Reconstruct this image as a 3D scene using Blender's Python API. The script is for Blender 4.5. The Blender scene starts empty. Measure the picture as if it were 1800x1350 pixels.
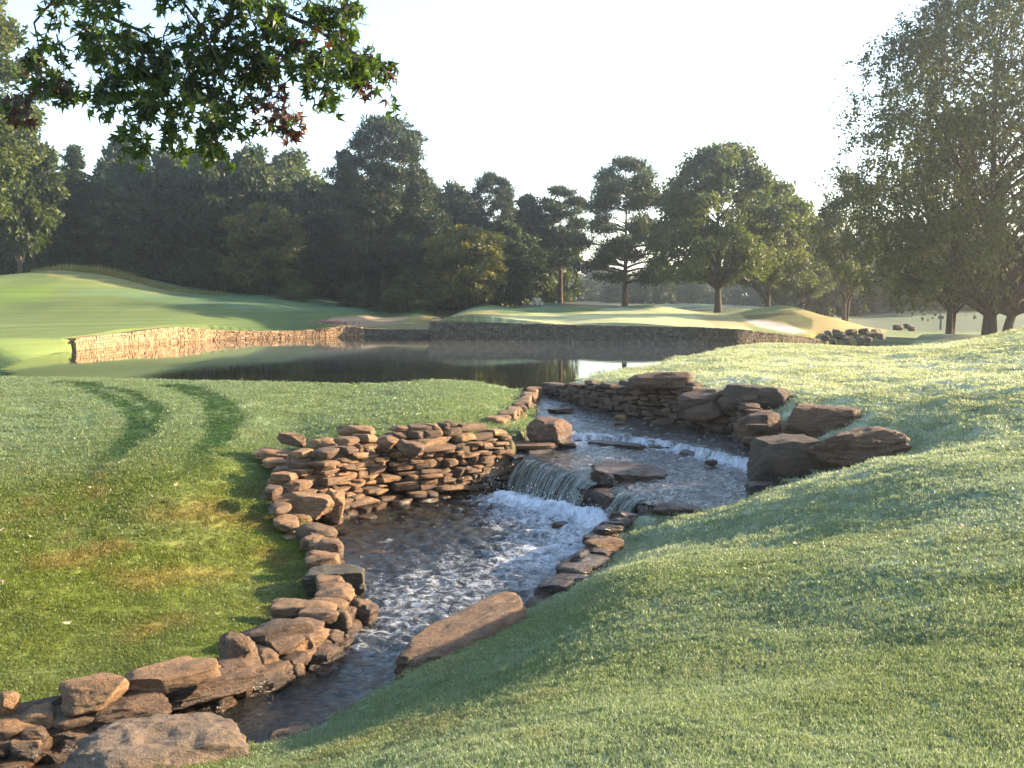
import bpy, bmesh, math, random
import numpy as np
from mathutils import Vector, Matrix, Euler

S = bpy.context.scene
C = S.collection
R = math.radians

# ------------------------------------------------------------------ camera, sky, sun, exposure
EYE = 3.0
PITCH = math.atan(150 / 1800)
cam_data = bpy.data.cameras.new('camera')
cam = bpy.data.objects.new('camera', cam_data)
C.objects.link(cam)
cam.location = (0, 0, EYE)
cam.rotation_euler = (R(90) - PITCH, 0, 0)
cam_data.sensor_width = 36
cam_data.lens = 36
cam_data.clip_start = 0.1
cam_data.clip_end = 4000
S.camera = cam

SUN_EL, SUN_AZ = R(17), R(73)            # azimuth clockwise from +Y (view axis)
W = bpy.data.worlds.new("World")
S.world = W
W.use_nodes = True
nt = W.node_tree
bg = nt.nodes['Background']
sky = nt.nodes.new('ShaderNodeTexSky')
sky.sky_type = 'NISHITA'
sky.sun_disc = False
sky.sun_elevation = SUN_EL
sky.sun_rotation = SUN_AZ
sky.altitude = 50
sky.air_density = 1.0
sky.dust_density = 1.2
sky.ozone_density = 1.2
nt.links.new(sky.outputs[0], bg.inputs[0])
bg.inputs[1].default_value = 0.112

sd_ = bpy.data.lights.new('sun', 'SUN')
sun = bpy.data.objects.new('sun', sd_)
C.objects.link(sun)
sd_.energy = 5.0
sd_.angle = R(0.6)
sd_.color = (1.0, 0.78, 0.52)
SUNV = Vector((math.sin(SUN_AZ) * math.cos(SUN_EL), math.cos(SUN_AZ) * math.cos(SUN_EL), math.sin(SUN_EL)))
sun.rotation_euler = (-SUNV).to_track_quat('-Z', 'Y').to_euler()
sun.location = SUNV * 60

S.view_settings.view_transform = 'Standard'
S.view_settings.look = 'None'
S.view_settings.gamma = 1
S.view_settings.use_curve_mapping = False
S.view_settings.exposure = 2.3
S.render.engine = 'CYCLES'
cy = S.cycles
cy.use_denoising = True
cy.max_bounces = 6
cy.diffuse_bounces = 3
cy.glossy_bounces = 3
cy.transmission_bounces = 4
cy.transparent_max_bounces = 8
cy.volume_bounces = 1
cy.use_adaptive_sampling = True
cy.adaptive_threshold = 0.02
cy.sample_clamp_indirect = 6

HAZE = 0.00065
GROVE = []

# ------------------------------------------------------------------ measuring helpers (photo pixels at 1800 x 1350)
FWD = np.array((0, math.cos(PITCH), -math.sin(PITCH)))
UP = np.array((0, math.sin(PITCH), math.cos(PITCH)))
RT = np.array((1.0, 0, 0))
EYEV = np.array((0, 0, EYE))


def ray(px, py):
    return FWD + (px - 900) / 1800 * RT - (py - 675) / 1800 * UP


def atz(px, py, z):
    d = ray(px, py)
    t = (z - EYE) / d[2]
    return EYEV + d * t


def aty(px, py, y):
    d = ray(px, py)
    return EYEV + d * (y / d[1])


def to_px(P):
    Q = P - EYEV
    f = Q @ FWD
    f = np.where(np.abs(f) < 1e-6, 1e-6, f)
    return 900 + 1800 * (Q @ RT) / f, 675 - 1800 * (Q @ UP) / f, f


# ------------------------------------------------------------------ noise
def _h(i, seed):
    i = (i.astype(np.int64) * 374761393 + seed * 668265263) & 0x7fffffff
    i = ((i ^ (i >> 13)) * 1274126177) & 0x7fffffff
    i = ((i ^ (i >> 15)) * 2246822519) & 0x7fffffff
    return ((i ^ (i >> 16)) & 0xffffff) / 0xffffff


def vnoise2(x, y, seed=0):
    x = np.asarray(x, float); y = np.asarray(y, float)
    xi = np.floor(x); yi = np.floor(y)
    u = x - xi; v = y - yi
    u = u * u * u * (u * (u * 6 - 15) + 10); v = v * v * v * (v * (v * 6 - 15) + 10)
    xi = xi.astype(np.int64); yi = yi.astype(np.int64)
    k = lambda a, b: _h(a * 7919 + b * 104729, seed)
    return (k(xi, yi) * (1 - u) + k(xi + 1, yi) * u) * (1 - v) + (k(xi, yi + 1) * (1 - u) + k(xi + 1, yi + 1) * u) * v


def fbm2(x, y, o=4, seed=0, g=0.5):
    s = 0; a = 1; t = 0
    for i in range(o):
        s = s + a * vnoise2(x * 2 ** i + 17.3 * i, y * 2 ** i - 9.1 * i, seed + i)
        t += a; a *= g
    return s / t


def vnoise3(P, seed=0):
    P = np.asarray(P, float)
    I = np.floor(P); F = P - I
    F = F * F * (3 - 2 * F)
    I = I.astype(np.int64)
    r = 0
    for a in (0, 1):
        for b in (0, 1):
            for c in (0, 1):
                w = (F[:, 0] if a else 1 - F[:, 0]) * (F[:, 1] if b else 1 - F[:, 1]) * (F[:, 2] if c else 1 - F[:, 2])
                r = r + w * _h((I[:, 0] + a) * 7919 + (I[:, 1] + b) * 104729 + (I[:, 2] + c) * 15485863, seed)
    return r


def fbm3(P, o=3, seed=0, g=0.5):
    s = 0; a = 1; t = 0
    for i in range(o):
        s = s + a * vnoise3(P * 2 ** i + 11.7 * i, seed + i)
        t += a; a *= g
    return s / t


def sstep(a, b, x):
    t = np.clip((x - a) / (b - a), 0, 1)
    return t * t * (3 - 2 * t)


# ------------------------------------------------------------------ object helpers
def mesh_np(name, V, Fs, attrs=None, smooth=True):
    """V (n,3); Fs list of index arrays (m,3) or (m,4); attrs {name: (type, domain, flat data)}"""
    V = np.asarray(V, np.float32)
    me = bpy.data.meshes.new(name)
    if not isinstance(Fs, (list, tuple)):
        Fs = [Fs]
    Fs = [np.asarray(f, np.int32) for f in Fs if len(f)]
    me.vertices.add(len(V))
    me.vertices.foreach_set('co', V.ravel())
    nl = sum(f.size for f in Fs); nf = sum(len(f) for f in Fs)
    me.loops.add(nl)
    me.loops.foreach_set('vertex_index', np.concatenate([f.ravel() for f in Fs]))
    me.polygons.add(nf)
    st = []; o = 0
    for f in Fs:
        k = f.shape[1]
        st.append(np.arange(len(f)) * k + o); o += f.size
    me.polygons.foreach_set('loop_start', np.concatenate(st).astype(np.int32))
    if smooth is not None:
        me.polygons.foreach_set('use_smooth', np.full(nf, bool(smooth)))
    me.update(calc_edges=True)
    for k, (ty, dom, data) in (attrs or {}).items():
        a = me.attributes.new(k, ty, dom)
        a.data.foreach_set('color' if ty == 'FLOAT_COLOR' else 'value', np.asarray(data, np.float32).ravel())
    return me


def obj(name, me, mat=None, parent=None, kind=None, label=None, cat=None, group=None, loc=None):
    o = bpy.data.objects.new(name, me)
    C.objects.link(o)
    if mat is not None and me is not None and len(me.materials) == 0:
        me.materials.append(mat)
    if parent is not None:
        o.parent = parent
    if loc is not None:
        o.location = loc
    tag(o, label, cat, group, kind)
    return o


def tag(o, label=None, cat=None, group=None, kind=None):
    if label: o['label'] = label
    if cat: o['category'] = cat
    if group: o['group'] = group
    if kind: o['kind'] = kind
    return o


def empty(name, loc, label, cat, group=None):
    o = bpy.data.objects.new(name, None)
    C.objects.link(o)
    o.location = loc
    o.empty_display_size = 0.2
    return tag(o, label, cat, group)


def copy_tree(o, parent=None):
    c = o.copy()
    C.objects.link(c)
    c.parent = parent
    for ch in list(o.children):
        copy_tree(ch, c)
    return c


# ------------------------------------------------------------------ material helpers
class NT:
    def __init__(s, name):
        s.m = bpy.data.materials.new(name)
        s.m.use_nodes = True
        s.t = s.m.node_tree
        s.t.nodes.clear()
        s.out = s.t.nodes.new('ShaderNodeOutputMaterial')

    def n(s, kind, **kw):
        nd = s.t.nodes.new('ShaderNode' + kind)
        for k, v in kw.items():
            if k.startswith('i_'):
                nd.inputs[k[2:].replace('_', ' ')].default_value = v
            else:
                setattr(nd, k, v)
        return nd

    def l(s, a, b):
        s.t.links.new(a, b)

    def noise(s, scale, detail=4, rough=0.55, vec=None, dist=0.0):
        nd = s.n('TexNoise')
        nd.inputs['Scale'].default_value = scale
        nd.inputs['Detail'].default_value = detail
        nd.inputs['Roughness'].default_value = rough
        nd.inputs['Distortion'].default_value = dist
        if vec is not None:
            s.l(vec, nd.inputs['Vector'])
        return nd.outputs['Fac']

    def ramp(s, fac, stops):
        nd = s.n('ValToRGB')
        e = nd.color_ramp.elements
        while len(e) < len(stops):
            e.new(0.5)
        for i, (p, c) in enumerate(stops):
            e[i].position = p
            e[i].color = c if len(c) == 4 else (*c, 1)
        s.l(fac, nd.inputs[0])
        return nd.outputs[0]

    def mix(s, fac, a, b, mode='MIX'):
        nd = s.n('Mix', data_type='RGBA', blend_type=mode)
        for sock, v in ((nd.inputs[0], fac), (nd.inputs[6], a), (nd.inputs[7], b)):
            if isinstance(v, (int, float)):
                sock.default_value = v
            elif isinstance(v, tuple):
                sock.default_value = v if len(v) == 4 else (*v, 1)
            else:
                s.l(v, sock)
        return nd.outputs[2]

    def math(s, op, a, b=None, clamp=False):
        nd = s.n('Math', operation=op, use_clamp=clamp)
        for sock, v in zip(nd.inputs, (a, b)):
            if v is None: continue
            if isinstance(v, (int, float)):
                sock.default_value = v
            else:
                s.l(v, sock)
        return nd.outputs[0]

    def attr(s, name, ty='GEOMETRY'):
        nd = s.n('Attribute', attribute_name=name, attribute_type=ty)
        return nd

    def bump(s, h, strength=0.4, dist=0.02, normal=None):
        nd = s.n('Bump')
        nd.inputs['Strength'].default_value = strength
        nd.inputs['Distance'].default_value = dist
        s.l(h, nd.inputs['Height'])
        if normal is not None:
            s.l(normal, nd.inputs['Normal'])
        return nd.outputs[0]

    def pbsdf(s, col=None, rough=0.6, spec=0.5, normal=None, **kw):
        nd = s.n('BsdfPrincipled')
        for k, v in (('Base Color', col), ('Roughness', rough), ('Specular IOR Level', spec)):
            if v is None: continue
            if isinstance(v, (int, float)):
                nd.inputs[k].default_value = v
            elif isinstance(v, tuple):
                nd.inputs[k].default_value = (*v, 1)
            else:
                s.l(v, nd.inputs[k])
        for k, v in kw.items():
            nd.inputs[k.replace('_', ' ')].default_value = v
        if normal is not None:
            s.l(normal, nd.inputs['Normal'])
        return nd.outputs[0]

    def done(s, sh):
        s.l(sh, s.out.inputs[0])
        return s.m


# ------------------------------------------------------------------ the lie of the land
# (px, py, y): the ground seen at that photo pixel lies y metres ahead of the camera
CT = [
    # right-hand slope
    (1000, 1350, 4.5), (1400, 1350, 4.3), (1800, 1350, 4.2), (800, 1350, 4.8), (650, 1350, 5.9), (540, 1350, 7.3),
    (1400, 1100, 8.0), (1400, 950, 12.0), (1400, 885, 15.3), (1420, 850, 17.3), (1100, 1150, 8.0), (1100, 1000, 12.3), (1105, 945, 17.0),
    (800, 1250, 8.0), (770, 1190, 10.2), (640, 1290, 8.8), (560, 1305, 9.1), (900, 1110, 11.6), (960, 1060, 13.4), (1030, 1000, 15.6),
    (1800, 1000, 8.2), (1800, 800, 14.0), (1800, 700, 20.0), (1800, 640, 26.0), (1800, 577, 36.0), (1600, 880, 12.5), (1600, 1100, 7.2),
    (1600, 745, 20.3), (1590, 800, 17.2), (1350, 870, 18.5), (1240, 905, 17.3), (1500, 690, 24.5), (1400, 690, 25.0), (1250, 670, 27.8), (1120, 662, 30.0),
    (1700, 740, 19.5), (1650, 660, 26.5), (1450, 650, 29.5),
    (1250, 622, 38.0), (1400, 608, 40.0), (1600, 613, 39.5), (1700, 605, 38.0), (1150, 648, 34.0),
    # left lawn
    (500, 765, 24.2), (600, 748, 24.0), (750, 738, 24.0), (870, 725, 26.0), (925, 698, 31.0), (860, 679, 32.4), (650, 678, 32.4), (450, 679, 32.6), (250, 678, 33.0), (60, 672, 34.5),
    (440, 800, 21.6), (300, 850, 18.5), (470, 880, 19.0), (540, 950, 17.3), (480, 1000, 16.0), (520, 1040, 14.9), (440, 1090, 13.1), (360, 1130, 12.0),
    (0, 1200, 10.6), (0, 1050, 13.2), (0, 900, 17.0), (0, 750, 25.5), (200, 1150, 11.6), (300, 1000, 15.0), (200, 800, 21.6), (200, 900, 17.1), (100, 1230, 10.3), (250, 1170, 11.2),
    (400, 740, 25.5), (300, 720, 27.5), (150, 700, 30.0), (650, 710, 28.0),
    (-400, 1200, 10.5), (-400, 800, 22), (-400, 660, 36),
    # beyond the pond, left
    (-10, 596, 50.0), (100, 602, 52.5), (-10, 640, 42.5), (133, 598, 58.7), (200, 590, 62.5), (300, 579, 70.5), (360, 580, 73.0), (443, 585, 76.2), (540, 582, 78.8), (610, 575, 80.8), (660, 581, 82.5), (757, 583, 84.5),
    (0, 545, 72.0), (180, 560, 72.0), (320, 555, 77.0), (470, 546, 86.0), (560, 560, 86.0), (620, 572, 84.0),
    (0, 484, 90.0), (90, 475, 92.0), (180, 486, 92.5), (280, 513, 93.0), (90, 510, 84.0), (400, 521, 96.0), (520, 524, 99.0), (640, 538, 99.0), (740, 540, 99.0),
    (650, 566, 89.0), (700, 560, 92.0), (850, 534, 106.0), (940, 532, 112.0), (560, 541, 94.0),
    # the green and its surrounds
    (757, 567, 73.2), (1000, 573, 70.0), (1218, 578, 67.2), (1330, 586, 68.2), (1440, 600, 71.5),
    (860, 547, 84.0), (800, 556, 82.0), (1000, 550, 83.0), (1150, 542, 92.0), (1100, 548, 85.0), (1250, 556, 84.0), (1380, 548, 84.0), (1320, 553, 82), (1360, 576, 74.5), (1420, 584, 73.5), (1440, 560, 82.0), (1520, 578, 78.0), (1560, 590, 74.0),
    (985, 533, 115.0), (1097, 539, 105.0), (1260, 551, 95.0), (1345, 545, 108.0), (1480, 571, 82.0), (1050, 540, 98.0),
    (1540, 600, 67.0), (1590, 597, 60.5), (1670, 592, 65.0), (1735, 594, 62.0), (1800, 590, 60.0), (1660, 606, 50.0),
    (1600, 572, 96.0), (1700, 562, 110.0), (1800, 561, 112.0), (1500, 556, 130.0), (1700, 553, 150.0), (1300, 541, 140.0), (1100, 536, 140.0),
]
CW = [(6.4, 19.3, -.2), (5.35, 19.6, -.5), (6.55, 21.4, .12), (5.5, 23, -.15), (7.2, 19.6, .0), (0, 0, 1.4), (4, 0, 1.45), (-3, 1, 0.9), (-6, 3, -0.2), (-9, 7, -0.85), (-14, 10, -0.7), (10, 4, 1.4), (0, -10, 1.6), (20, -5, 2), (-20, -5, 0), (25, 20, 2.6), (-30, 20, 0),
      (-3.2, 5.5, -0.35), (-4.2, 7.2, -0.85), (30, 40, 2.6),
      (0, -60, 1.5), (60, 0, 2.5), (-60, 0, 0.5), (70, 60, 1.2), (-60, 60, 2.4), (-75, 100, 4.0), (-45, 125, 3), (0, 140, 2.0), (60, 140, 1.2), (120, 120, 1.2),
      (0, 250, 1.6), (150, 220, 1.2), (-150, 220, 3), (0, 420, 1.5), (300, 400, 1.5), (-300, 400, 3), (-300, 0, 1), (300, 0, 1.5), (0, -300, 1.5), (300, -300, 1.5), (-300, -300, 1.5)]
CPT = np.array([tuple(aty(a, b, y)) for a, b, y in CT] + CW)


def warp(x, y):
    return np.arcsinh(np.asarray(x) / 7.0), np.arcsinh(np.asarray(y) / 7.0)


def _phi(r2):
    return 0.5 * r2 * np.log(r2 + 1e-12)


_u, _v = warp(CPT[:, 0], CPT[:, 1])
_n = len(CPT)
_A = np.zeros((_n + 3, _n + 3))
_A[:_n, :_n] = _phi((_u[:, None] - _u) ** 2 + (_v[:, None] - _v) ** 2) + np.eye(_n) * 4e-4
_A[:_n, _n:] = np.stack([np.ones(_n), _u, _v], 1)
_A[_n:, :_n] = _A[:_n, _n:].T
_w = np.linalg.solve(_A, np.concatenate([CPT[:, 2], np.zeros(3)]))


def land(x, y):
    x = np.asarray(x, float); y = np.asarray(y, float)
    sh = x.shape
    u, v = warp(x.ravel(), y.ravel())
    r = np.empty(len(u))
    for i in range(0, len(u), 20000):
        a, b = u[i:i + 20000], v[i:i + 20000]
        r[i:i + 20000] = _phi((a[:, None] - _u) ** 2 + (b[:, None] - _v) ** 2) @ _w[:_n] + _w[_n] + _w[_n + 1] * a + _w[_n + 2] * b
    return r.reshape(sh)


def hit(px, py, y0=3.5, y1=160):
    d = ray(px, py)
    ys = np.geomspace(y0, y1, 500)
    P = EYEV + d * (ys / d[1])[:, None]
    g = land(P[:, 0], P[:, 1])
    k = np.nonzero(P[:, 2] <= g)[0]
    return P[k[0]] if len(k) else P[-1]


# water outlines: (x, y, bank width of the cut)
def pz(L, z, w):
    return [(*atz(a, b, z)[:2], w) for a, b in L]


ZL, ZU = -1.30, -0.50
LOWER = (pz([(885, 868), (830, 876), (778, 882), (690, 888), (640, 905), (598, 918)], ZL, .62) + pz([(590, 950), (600, 990), (625, 1040), (640, 1075), (625, 1110), (600, 1140), (590, 1170), (517, 1195), (440, 1226), (350, 1249), (194, 1313), (60, 1345)], ZL, .40)
         + [(-6.5, 8.3, .2), (-9, 7.0, .2), (-9, 6.0, .3)]
         + [(-5.5, 6.9, .3), (-4.2, 8.0, .3)] + pz([(330, 1300), (465, 1318), (560, 1280), (735, 1190)], ZL, .35)
         + pz([(850, 1090), (940, 1058), (1010, 1000), (1030, 960)], ZL, .35)
         + [(1.75, 18.2, .25), (2.3, 18.35, .2), (2.75, 19.2, .2), (2.95, 19.8, .2), (2.3, 21.2, .1), (0.9, 22.9, .1)])
UPPER = (pz([(925, 694)], -.06, .2) + pz([(938, 706)], -.12, .3) + pz([(955, 730)], -.25, .3) + pz([(985, 765)], -.4, .3) + pz([(905, 792)], -.5, .1)
         + pz([(965, 818)], -.57, .1) + pz([(1040, 850), (1090, 852)], -.68, .1) + pz([(1135, 878), (1235, 892)], -.67, .25) + pz([(1350, 858)], -.5, .25)
         + pz([(1345, 835), (1312, 820)], -.5, .2) + pz([(1292, 778)], -.42, .35) + pz([(1200, 748)], -.34, .35) + pz([(1120, 735)], -.26, .3) + pz([(1030, 715)], -.16, .3) + pz([(962, 697)], -.08, .12)
         + [(1.4, 33.6, .2), (0.4, 33.6, .2)])
POND = ([(-1.0, 33.4, .5), (0.4, 33.0, .3), (1.3, 33.0, .3), (2.8, 34.2, .8), (6, 38.5, 1), (10, 44, 1), (15.5, 49, 1), (21, 56, 1), (26, 64, .8), (26.5, 70, .4), (23.5, 74, .3)]
        + pz([(1440, 600)], 0, .15) + pz([(1330, 604), (1218, 606), (1000, 602.5), (757, 599)], 0, .15) + [(-6.2, 82.5, .15)]
        + pz([(640, 592), (610, 592), (530, 594), (443, 596), (375, 598), (312, 601), (230, 607), (134, 617)], 0, .15)
        + pz([(95, 624), (60, 632), (25, 648)], 0, 4) + [(-19, 40, 3), (-14, 36.6, .9), (-9, 34.9, .7), (-5, 34.0, .6)])


def sdf(x, y, poly):
    """signed distance (negative inside) and the bank width of the nearest edge"""
    P = np.array(poly)
    Q = np.roll(P, -1, 0)
    x = np.asarray(x, float).ravel(); y = np.asarray(y, float).ravel()
    best = np.full(len(x), 1e18); wid = np.zeros(len(x)); ins = np.zeros(len(x), bool)
    for a, b in zip(P, Q):
        e = b[:2] - a[:2]
        t = np.clip(((x - a[0]) * e[0] + (y - a[1]) * e[1]) / (e @ e), 0, 1)
        d = (x - a[0] - t * e[0]) ** 2 + (y - a[1] - t * e[1]) ** 2
        k = d < best
        best = np.where(k, d, best); wid = np.where(k, a[2] + (b[2] - a[2]) * t, wid)
        c = (a[1] > y) != (b[1] > y)
        xx = a[0] + (y - a[1]) / (b[1] - a[1] + 1e-12) * e[0]
        ins ^= c & (x < xx)
    d = np.sqrt(best)
    return np.where(ins, -d, d), wid


def poly_d(x, y, L):
    best = np.full(np.shape(x), 1e18)
    L = np.asarray(L, float)
    for a, b in zip(L[:-1], L[1:]):
        e = b[:2] - a[:2]
        t = np.clip(((x - a[0]) * e[0] + (y - a[1]) * e[1]) / (e @ e + 1e-12), 0, 1)
        best = np.minimum(best, (x - a[0] - t * e[0]) ** 2 + (y - a[1] - t * e[1]) ** 2)
    return np.sqrt(best)


MOUNDS = [(22.0, 83.0, 3.2, 2.2, .55), (25.5, 80.0, 2.2, 2.0, .35), (19.5, 77.0, 2.6, 1.6, -.35), (-1.8, 82.0, 3.5, 1.8, .35), (15.0, 82.0, 2.2, 1.8, .25), (21.9, 57.0, 2.8, 1.6, .35), (12.5, 92.0, 5, 3, .3), (-20, 84, 6, 3, .35), (-33, 76, 6, 3, .3), (-12.0, 86.0, 4, 2.0, -.25)]


def relief(x, y):
    r = np.hypot(x, y)
    near = 1 / (1 + (r / 45) ** 2)
    right = sstep(-1, 3, x - 0.0) * sstep(60, 20, y)
    a = (fbm2(x * .9, y * .9, 3, 5) - .5) * .10 * near
    hump = (fbm2(x * 1.1 + y * .35, y * 1.5 - x * .3, 3, 21) - .5) * .26 * right * sstep(9, 19, y) + (fbm2(x * 3.2 + y, y * 3.6 - x, 2, 23) - .5) * .10 * right * sstep(11, 20, y) * sstep(44, 38, y)
    b = (fbm2(x * .22, y * .22, 2, 9) - .5) * .25 * near
    mnd = 0
    for mx, my, sx, sy, h in MOUNDS:
        mnd = mnd + h * np.exp(-((x - mx) / sx) ** 2 - ((y - my) / sy) ** 2)
    big = (fbm2(x * .05, y * .05, 2, 13) - .5) * 1.2 * sstep(100, 180, r)
    return a + hump + b + big + mnd


def ground_z(x, y):
    z0 = land(x, y) + relief(x, y)
    z = z0.copy()
    s, w = sdf(x, y, POND)
    off = np.where(w < .22, .58, .05)
    z = np.where(s < w + off, np.minimum(z, -.8 + (np.maximum(z, .12) + .8) * sstep(0, 1, (s - off) / np.maximum(w, .05))), z)
    s, w = sdf(x, y, LOWER)
    off = np.where(w > .37, .17, .08)
    z = np.where(s < w + off, -1.9 + (np.maximum(z, -1.2) + 1.9) * sstep(0, 1, (s - off) / np.maximum(w, .05)), z)
    su, w = sdf(x, y, UPPER)
    off = np.where(w > .28, .20, .05)
    upl = np.where(su < w + off, -.85 + (np.maximum(z, np.where(y < 19.7, -.63, -.45)) + .85) * sstep(0, 1, (su - off) / np.maximum(w, .05)), z)
    z = np.where(su < 0, -.85, np.where((s < .3) & (su < .4), np.minimum(z, upl), upl))
    return z


# polar sheet of ground: fine ahead of the camera, coarse behind, out to the horizon
th = np.concatenate([np.linspace(-180, -42, 40)[:-1], np.linspace(-42, -30, 40)[:-1], np.linspace(-30, 30, 460)[:-1], np.linspace(30, 42, 40)[:-1], np.linspace(42, 180, 40)[:-1]])
th = np.radians(th)
rr = np.concatenate([[0.6, 1.2, 1.9], np.geomspace(2.6, 40, 330)[:-1], np.geomspace(40, 130, 270)[:-1], np.geomspace(130, 760, 70)])
TH, RR = np.meshgrid(th, rr)
GX = (np.sin(TH) * RR).ravel(); GY = (np.cos(TH) * RR).ravel()
GZ = ground_z(GX, GY)
GV = np.stack([GX, GY, GZ], 1)
nth, nr = len(th), len(rr)
ii = np.arange(nr - 1)[:, None] * nth + np.arange(nth)[None, :]
jj = np.arange(nr - 1)[:, None] * nth + (np.arange(nth)[None, :] + 1) % nth
GF = np.stack([ii, jj, jj + nth, ii + nth], -1).reshape(-1, 4)[:, ::-1]
GF_ = np.stack([np.full(nth, nr * nth), np.arange(nth), (np.arange(nth) + 1) % nth], 1)[:, ::-1]
GV = np.vstack([GV, [[0, 0, float(land(np.zeros(1), np.zeros(1))[0])]]])
GX, GY, GZ = GV.T

# ------------------------------------------------------------------ what grows where
PX, PY, PF = to_px(GV)
sdP, _ = sdf(GX, GY, POND)
sdL, _ = sdf(GX, GY, LOWER)
sdU, _ = sdf(GX, GY, UPPER)
sdW = np.minimum(np.minimum(sdL, sdU), sdP)
FAR = (PF > 0) & (GY > 40) & (GY < 175)
n1 = fbm2(GX * .35, GY * .35, 4, 31); n2 = fbm2(GX * 1.3, GY * 1.3, 4, 41); n3 = fbm2(GX * .08, GY * .08, 3, 51)
nf = fbm2(GX * .45, GY * .055, 4, 57)


def blob(poly, soft=4):
    s, _ = sdf(np.where(FAR, PX, -9999), np.where(FAR, PY, -9999), [(a, b, 0) for a, b in poly])
    return sstep(soft, -soft, s + (nf - .5) * soft * 2.5) * FAR


col = np.empty((len(GV), 3))
col[:] = (.118, .150, .020)


def lay(c, m):
    col[:] = col * (1 - m[:, None]) + np.array(c) * m[:, None]


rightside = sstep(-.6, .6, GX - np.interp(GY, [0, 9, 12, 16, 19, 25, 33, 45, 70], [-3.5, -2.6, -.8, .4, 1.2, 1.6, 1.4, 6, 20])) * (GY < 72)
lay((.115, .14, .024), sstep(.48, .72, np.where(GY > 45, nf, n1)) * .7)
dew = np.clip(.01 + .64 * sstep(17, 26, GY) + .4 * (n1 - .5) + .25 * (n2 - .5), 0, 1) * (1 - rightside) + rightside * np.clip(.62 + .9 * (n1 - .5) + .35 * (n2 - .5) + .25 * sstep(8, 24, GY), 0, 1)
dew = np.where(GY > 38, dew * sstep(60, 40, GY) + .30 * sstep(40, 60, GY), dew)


def pline(L):
    return np.array([hit(a, b)[:2] for a, b in L])


near = (np.hypot(GX, GY) < 60)
TR = [[(100, 673), (133, 676), (191, 698), (231, 720), (242, 747), (222, 782), (196, 809), (165, 840)],
      [(150, 676), (222, 689), (262, 707), (284, 733), (267, 760), (231, 787)],
      [(293, 678), (329, 689), (369, 711), (380, 738), (373, 773), (351, 804), (342, 830), (311, 855)],
      [(310, 676), (364, 689), (400, 711), (416, 733), (400, 764), (369, 791)]]
track = np.zeros(len(GV))
kn = np.nonzero(near)[0]
for i, L in enumerate(TR):
    w = (.27, .23, .24, .22)[i]
    d = poly_d(GX[kn], GY[kn], pline(L)) + (n2[kn] - .5) * .08
    track[kn] = np.maximum(track[kn], sstep(w + .05, w - .06, d) * sstep(17.5, 22.5, GY[kn]))
dew *= 1 - track * .97
lay((.032, .075, .010), track)
dry = np.zeros(len(GV))
for L, w in (([(285, 915), (378, 902)], 1.0), ([(250, 1020), (400, 1018)], .7), ([(440, 922), (500, 925)], .55), ([(462, 988), (500, 1000)], .45), ([(455, 1045), (498, 1045)], .4), ([(0, 925), (67, 880)], .22), ([(160, 880), (190, 830)], .3), ([(90, 1000), (200, 960)], .5), ([(520, 1045), (470, 1090)], .3), ([(230, 1120), (330, 1100)], .5)):
    d = poly_d(GX[kn], GY[kn], pline(L)) + (n2[kn] - .5) * 1.0 + (n1[kn] - .5) * .6
    dry[kn] = np.maximum(dry[kn], sstep(w, 0, d) * .55)
dry = np.maximum(dry, sstep(.62, .8, n2) * .35 * (GY < 40) * (1 - track))
lay((.23, .145, .045), dry)
dew *= 1 - dry * .8
edge = np.where((sdW < .55) & (sdW > -1) & (GY < 33), sstep(.55, .1, sdW + (n2 - .5) * .5), 0) * (1 - rightside)
lay((.13, .10, .035), edge * .8)
lit_grade = sstep(9, 27, GY)[:, None]
dew_light = np.array((.21, .285, .19)) * (1 - rightside[:, None]) + (np.array((.225, .29, .235)) * (1 - lit_grade) + np.array((.47, .50, .40)) * lit_grade) * rightside[:, None]  # right bank: near shade and far backlit glow painted into the dew colour
col[:] = col * (1 - dew[:, None] * .92) + dew_light * dew[:, None] * .92
# the far banks
farm = sstep(41, 50, GY) * (GX < 12)
lay((.095, .135, .043), farm * (.75 + .5 * (nf - .5)))
lay((.06, .10, .035), farm * sstep(.5, .75, fbm2(GX * .3, GY * .035, 4, 47)) * .6)
lay((.075, .12, .03), farm * sstep(58, 52, GY) * .6)
lay((.10, .17, .085), blob([(300, 505), (1000, 528), (1000, 545), (700, 553), (560, 552), (330, 535), (120, 512)], 5) * .8)
lay((.10, .165, .03), blob([(-50, 497), (90, 502), (90, 530), (-50, 545)], 5) * .7)
lay((.20, .19, .075), blob([(80, 470), (200, 480), (330, 514), (270, 517), (170, 495), (85, 487)], 3) * .7)
lay((.33, .235, .15), blob([(585, 557), (720, 557), (705, 572), (640, 575), (570, 566)], 3))
lay((.23, .20, .085), blob([(660, 577), (740, 555), (860, 545), (885, 552), (800, 566), (757, 582), (680, 582)], 4) * .9)
lay((.34, .36, .19), blob([(757, 568), (900, 552), (1000, 551), (1090, 541), (1190, 541), (1260, 553), (1300, 566), (1330, 585), (1000, 574)], 3))
lay((.26, .235, .12), blob([(1220, 552), (1300, 553), (1310, 572), (1260, 574)], 3) * .9)
lay((.32, .25, .105), blob([(1290, 552), (1380, 544), (1460, 550), (1560, 580), (1530, 596), (1440, 598), (1400, 585), (1310, 572)], 4) * .95)
lay((.085, .095, .035), blob([(1305, 554), (1390, 547), (1430, 562), (1425, 580), (1395, 576), (1380, 567), (1312, 562)], 2) * .9)  # shadowed face of the mound painted as a dark patch of grass
lay((.44, .41, .36), blob([(1306, 562), (1350, 563), (1385, 570), (1420, 584), (1395, 588), (1335, 575)], 2))
lay((.26, .16, .09), blob([(1000, 522), (1040, 530), (1080, 535), (1040, 542), (985, 536), (940, 531)], 2) * .8)
lay((.16, .13, .08), blob([(1560, 594), (1800, 588), (1800, 596), (1680, 598)], 2) * .8)
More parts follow.
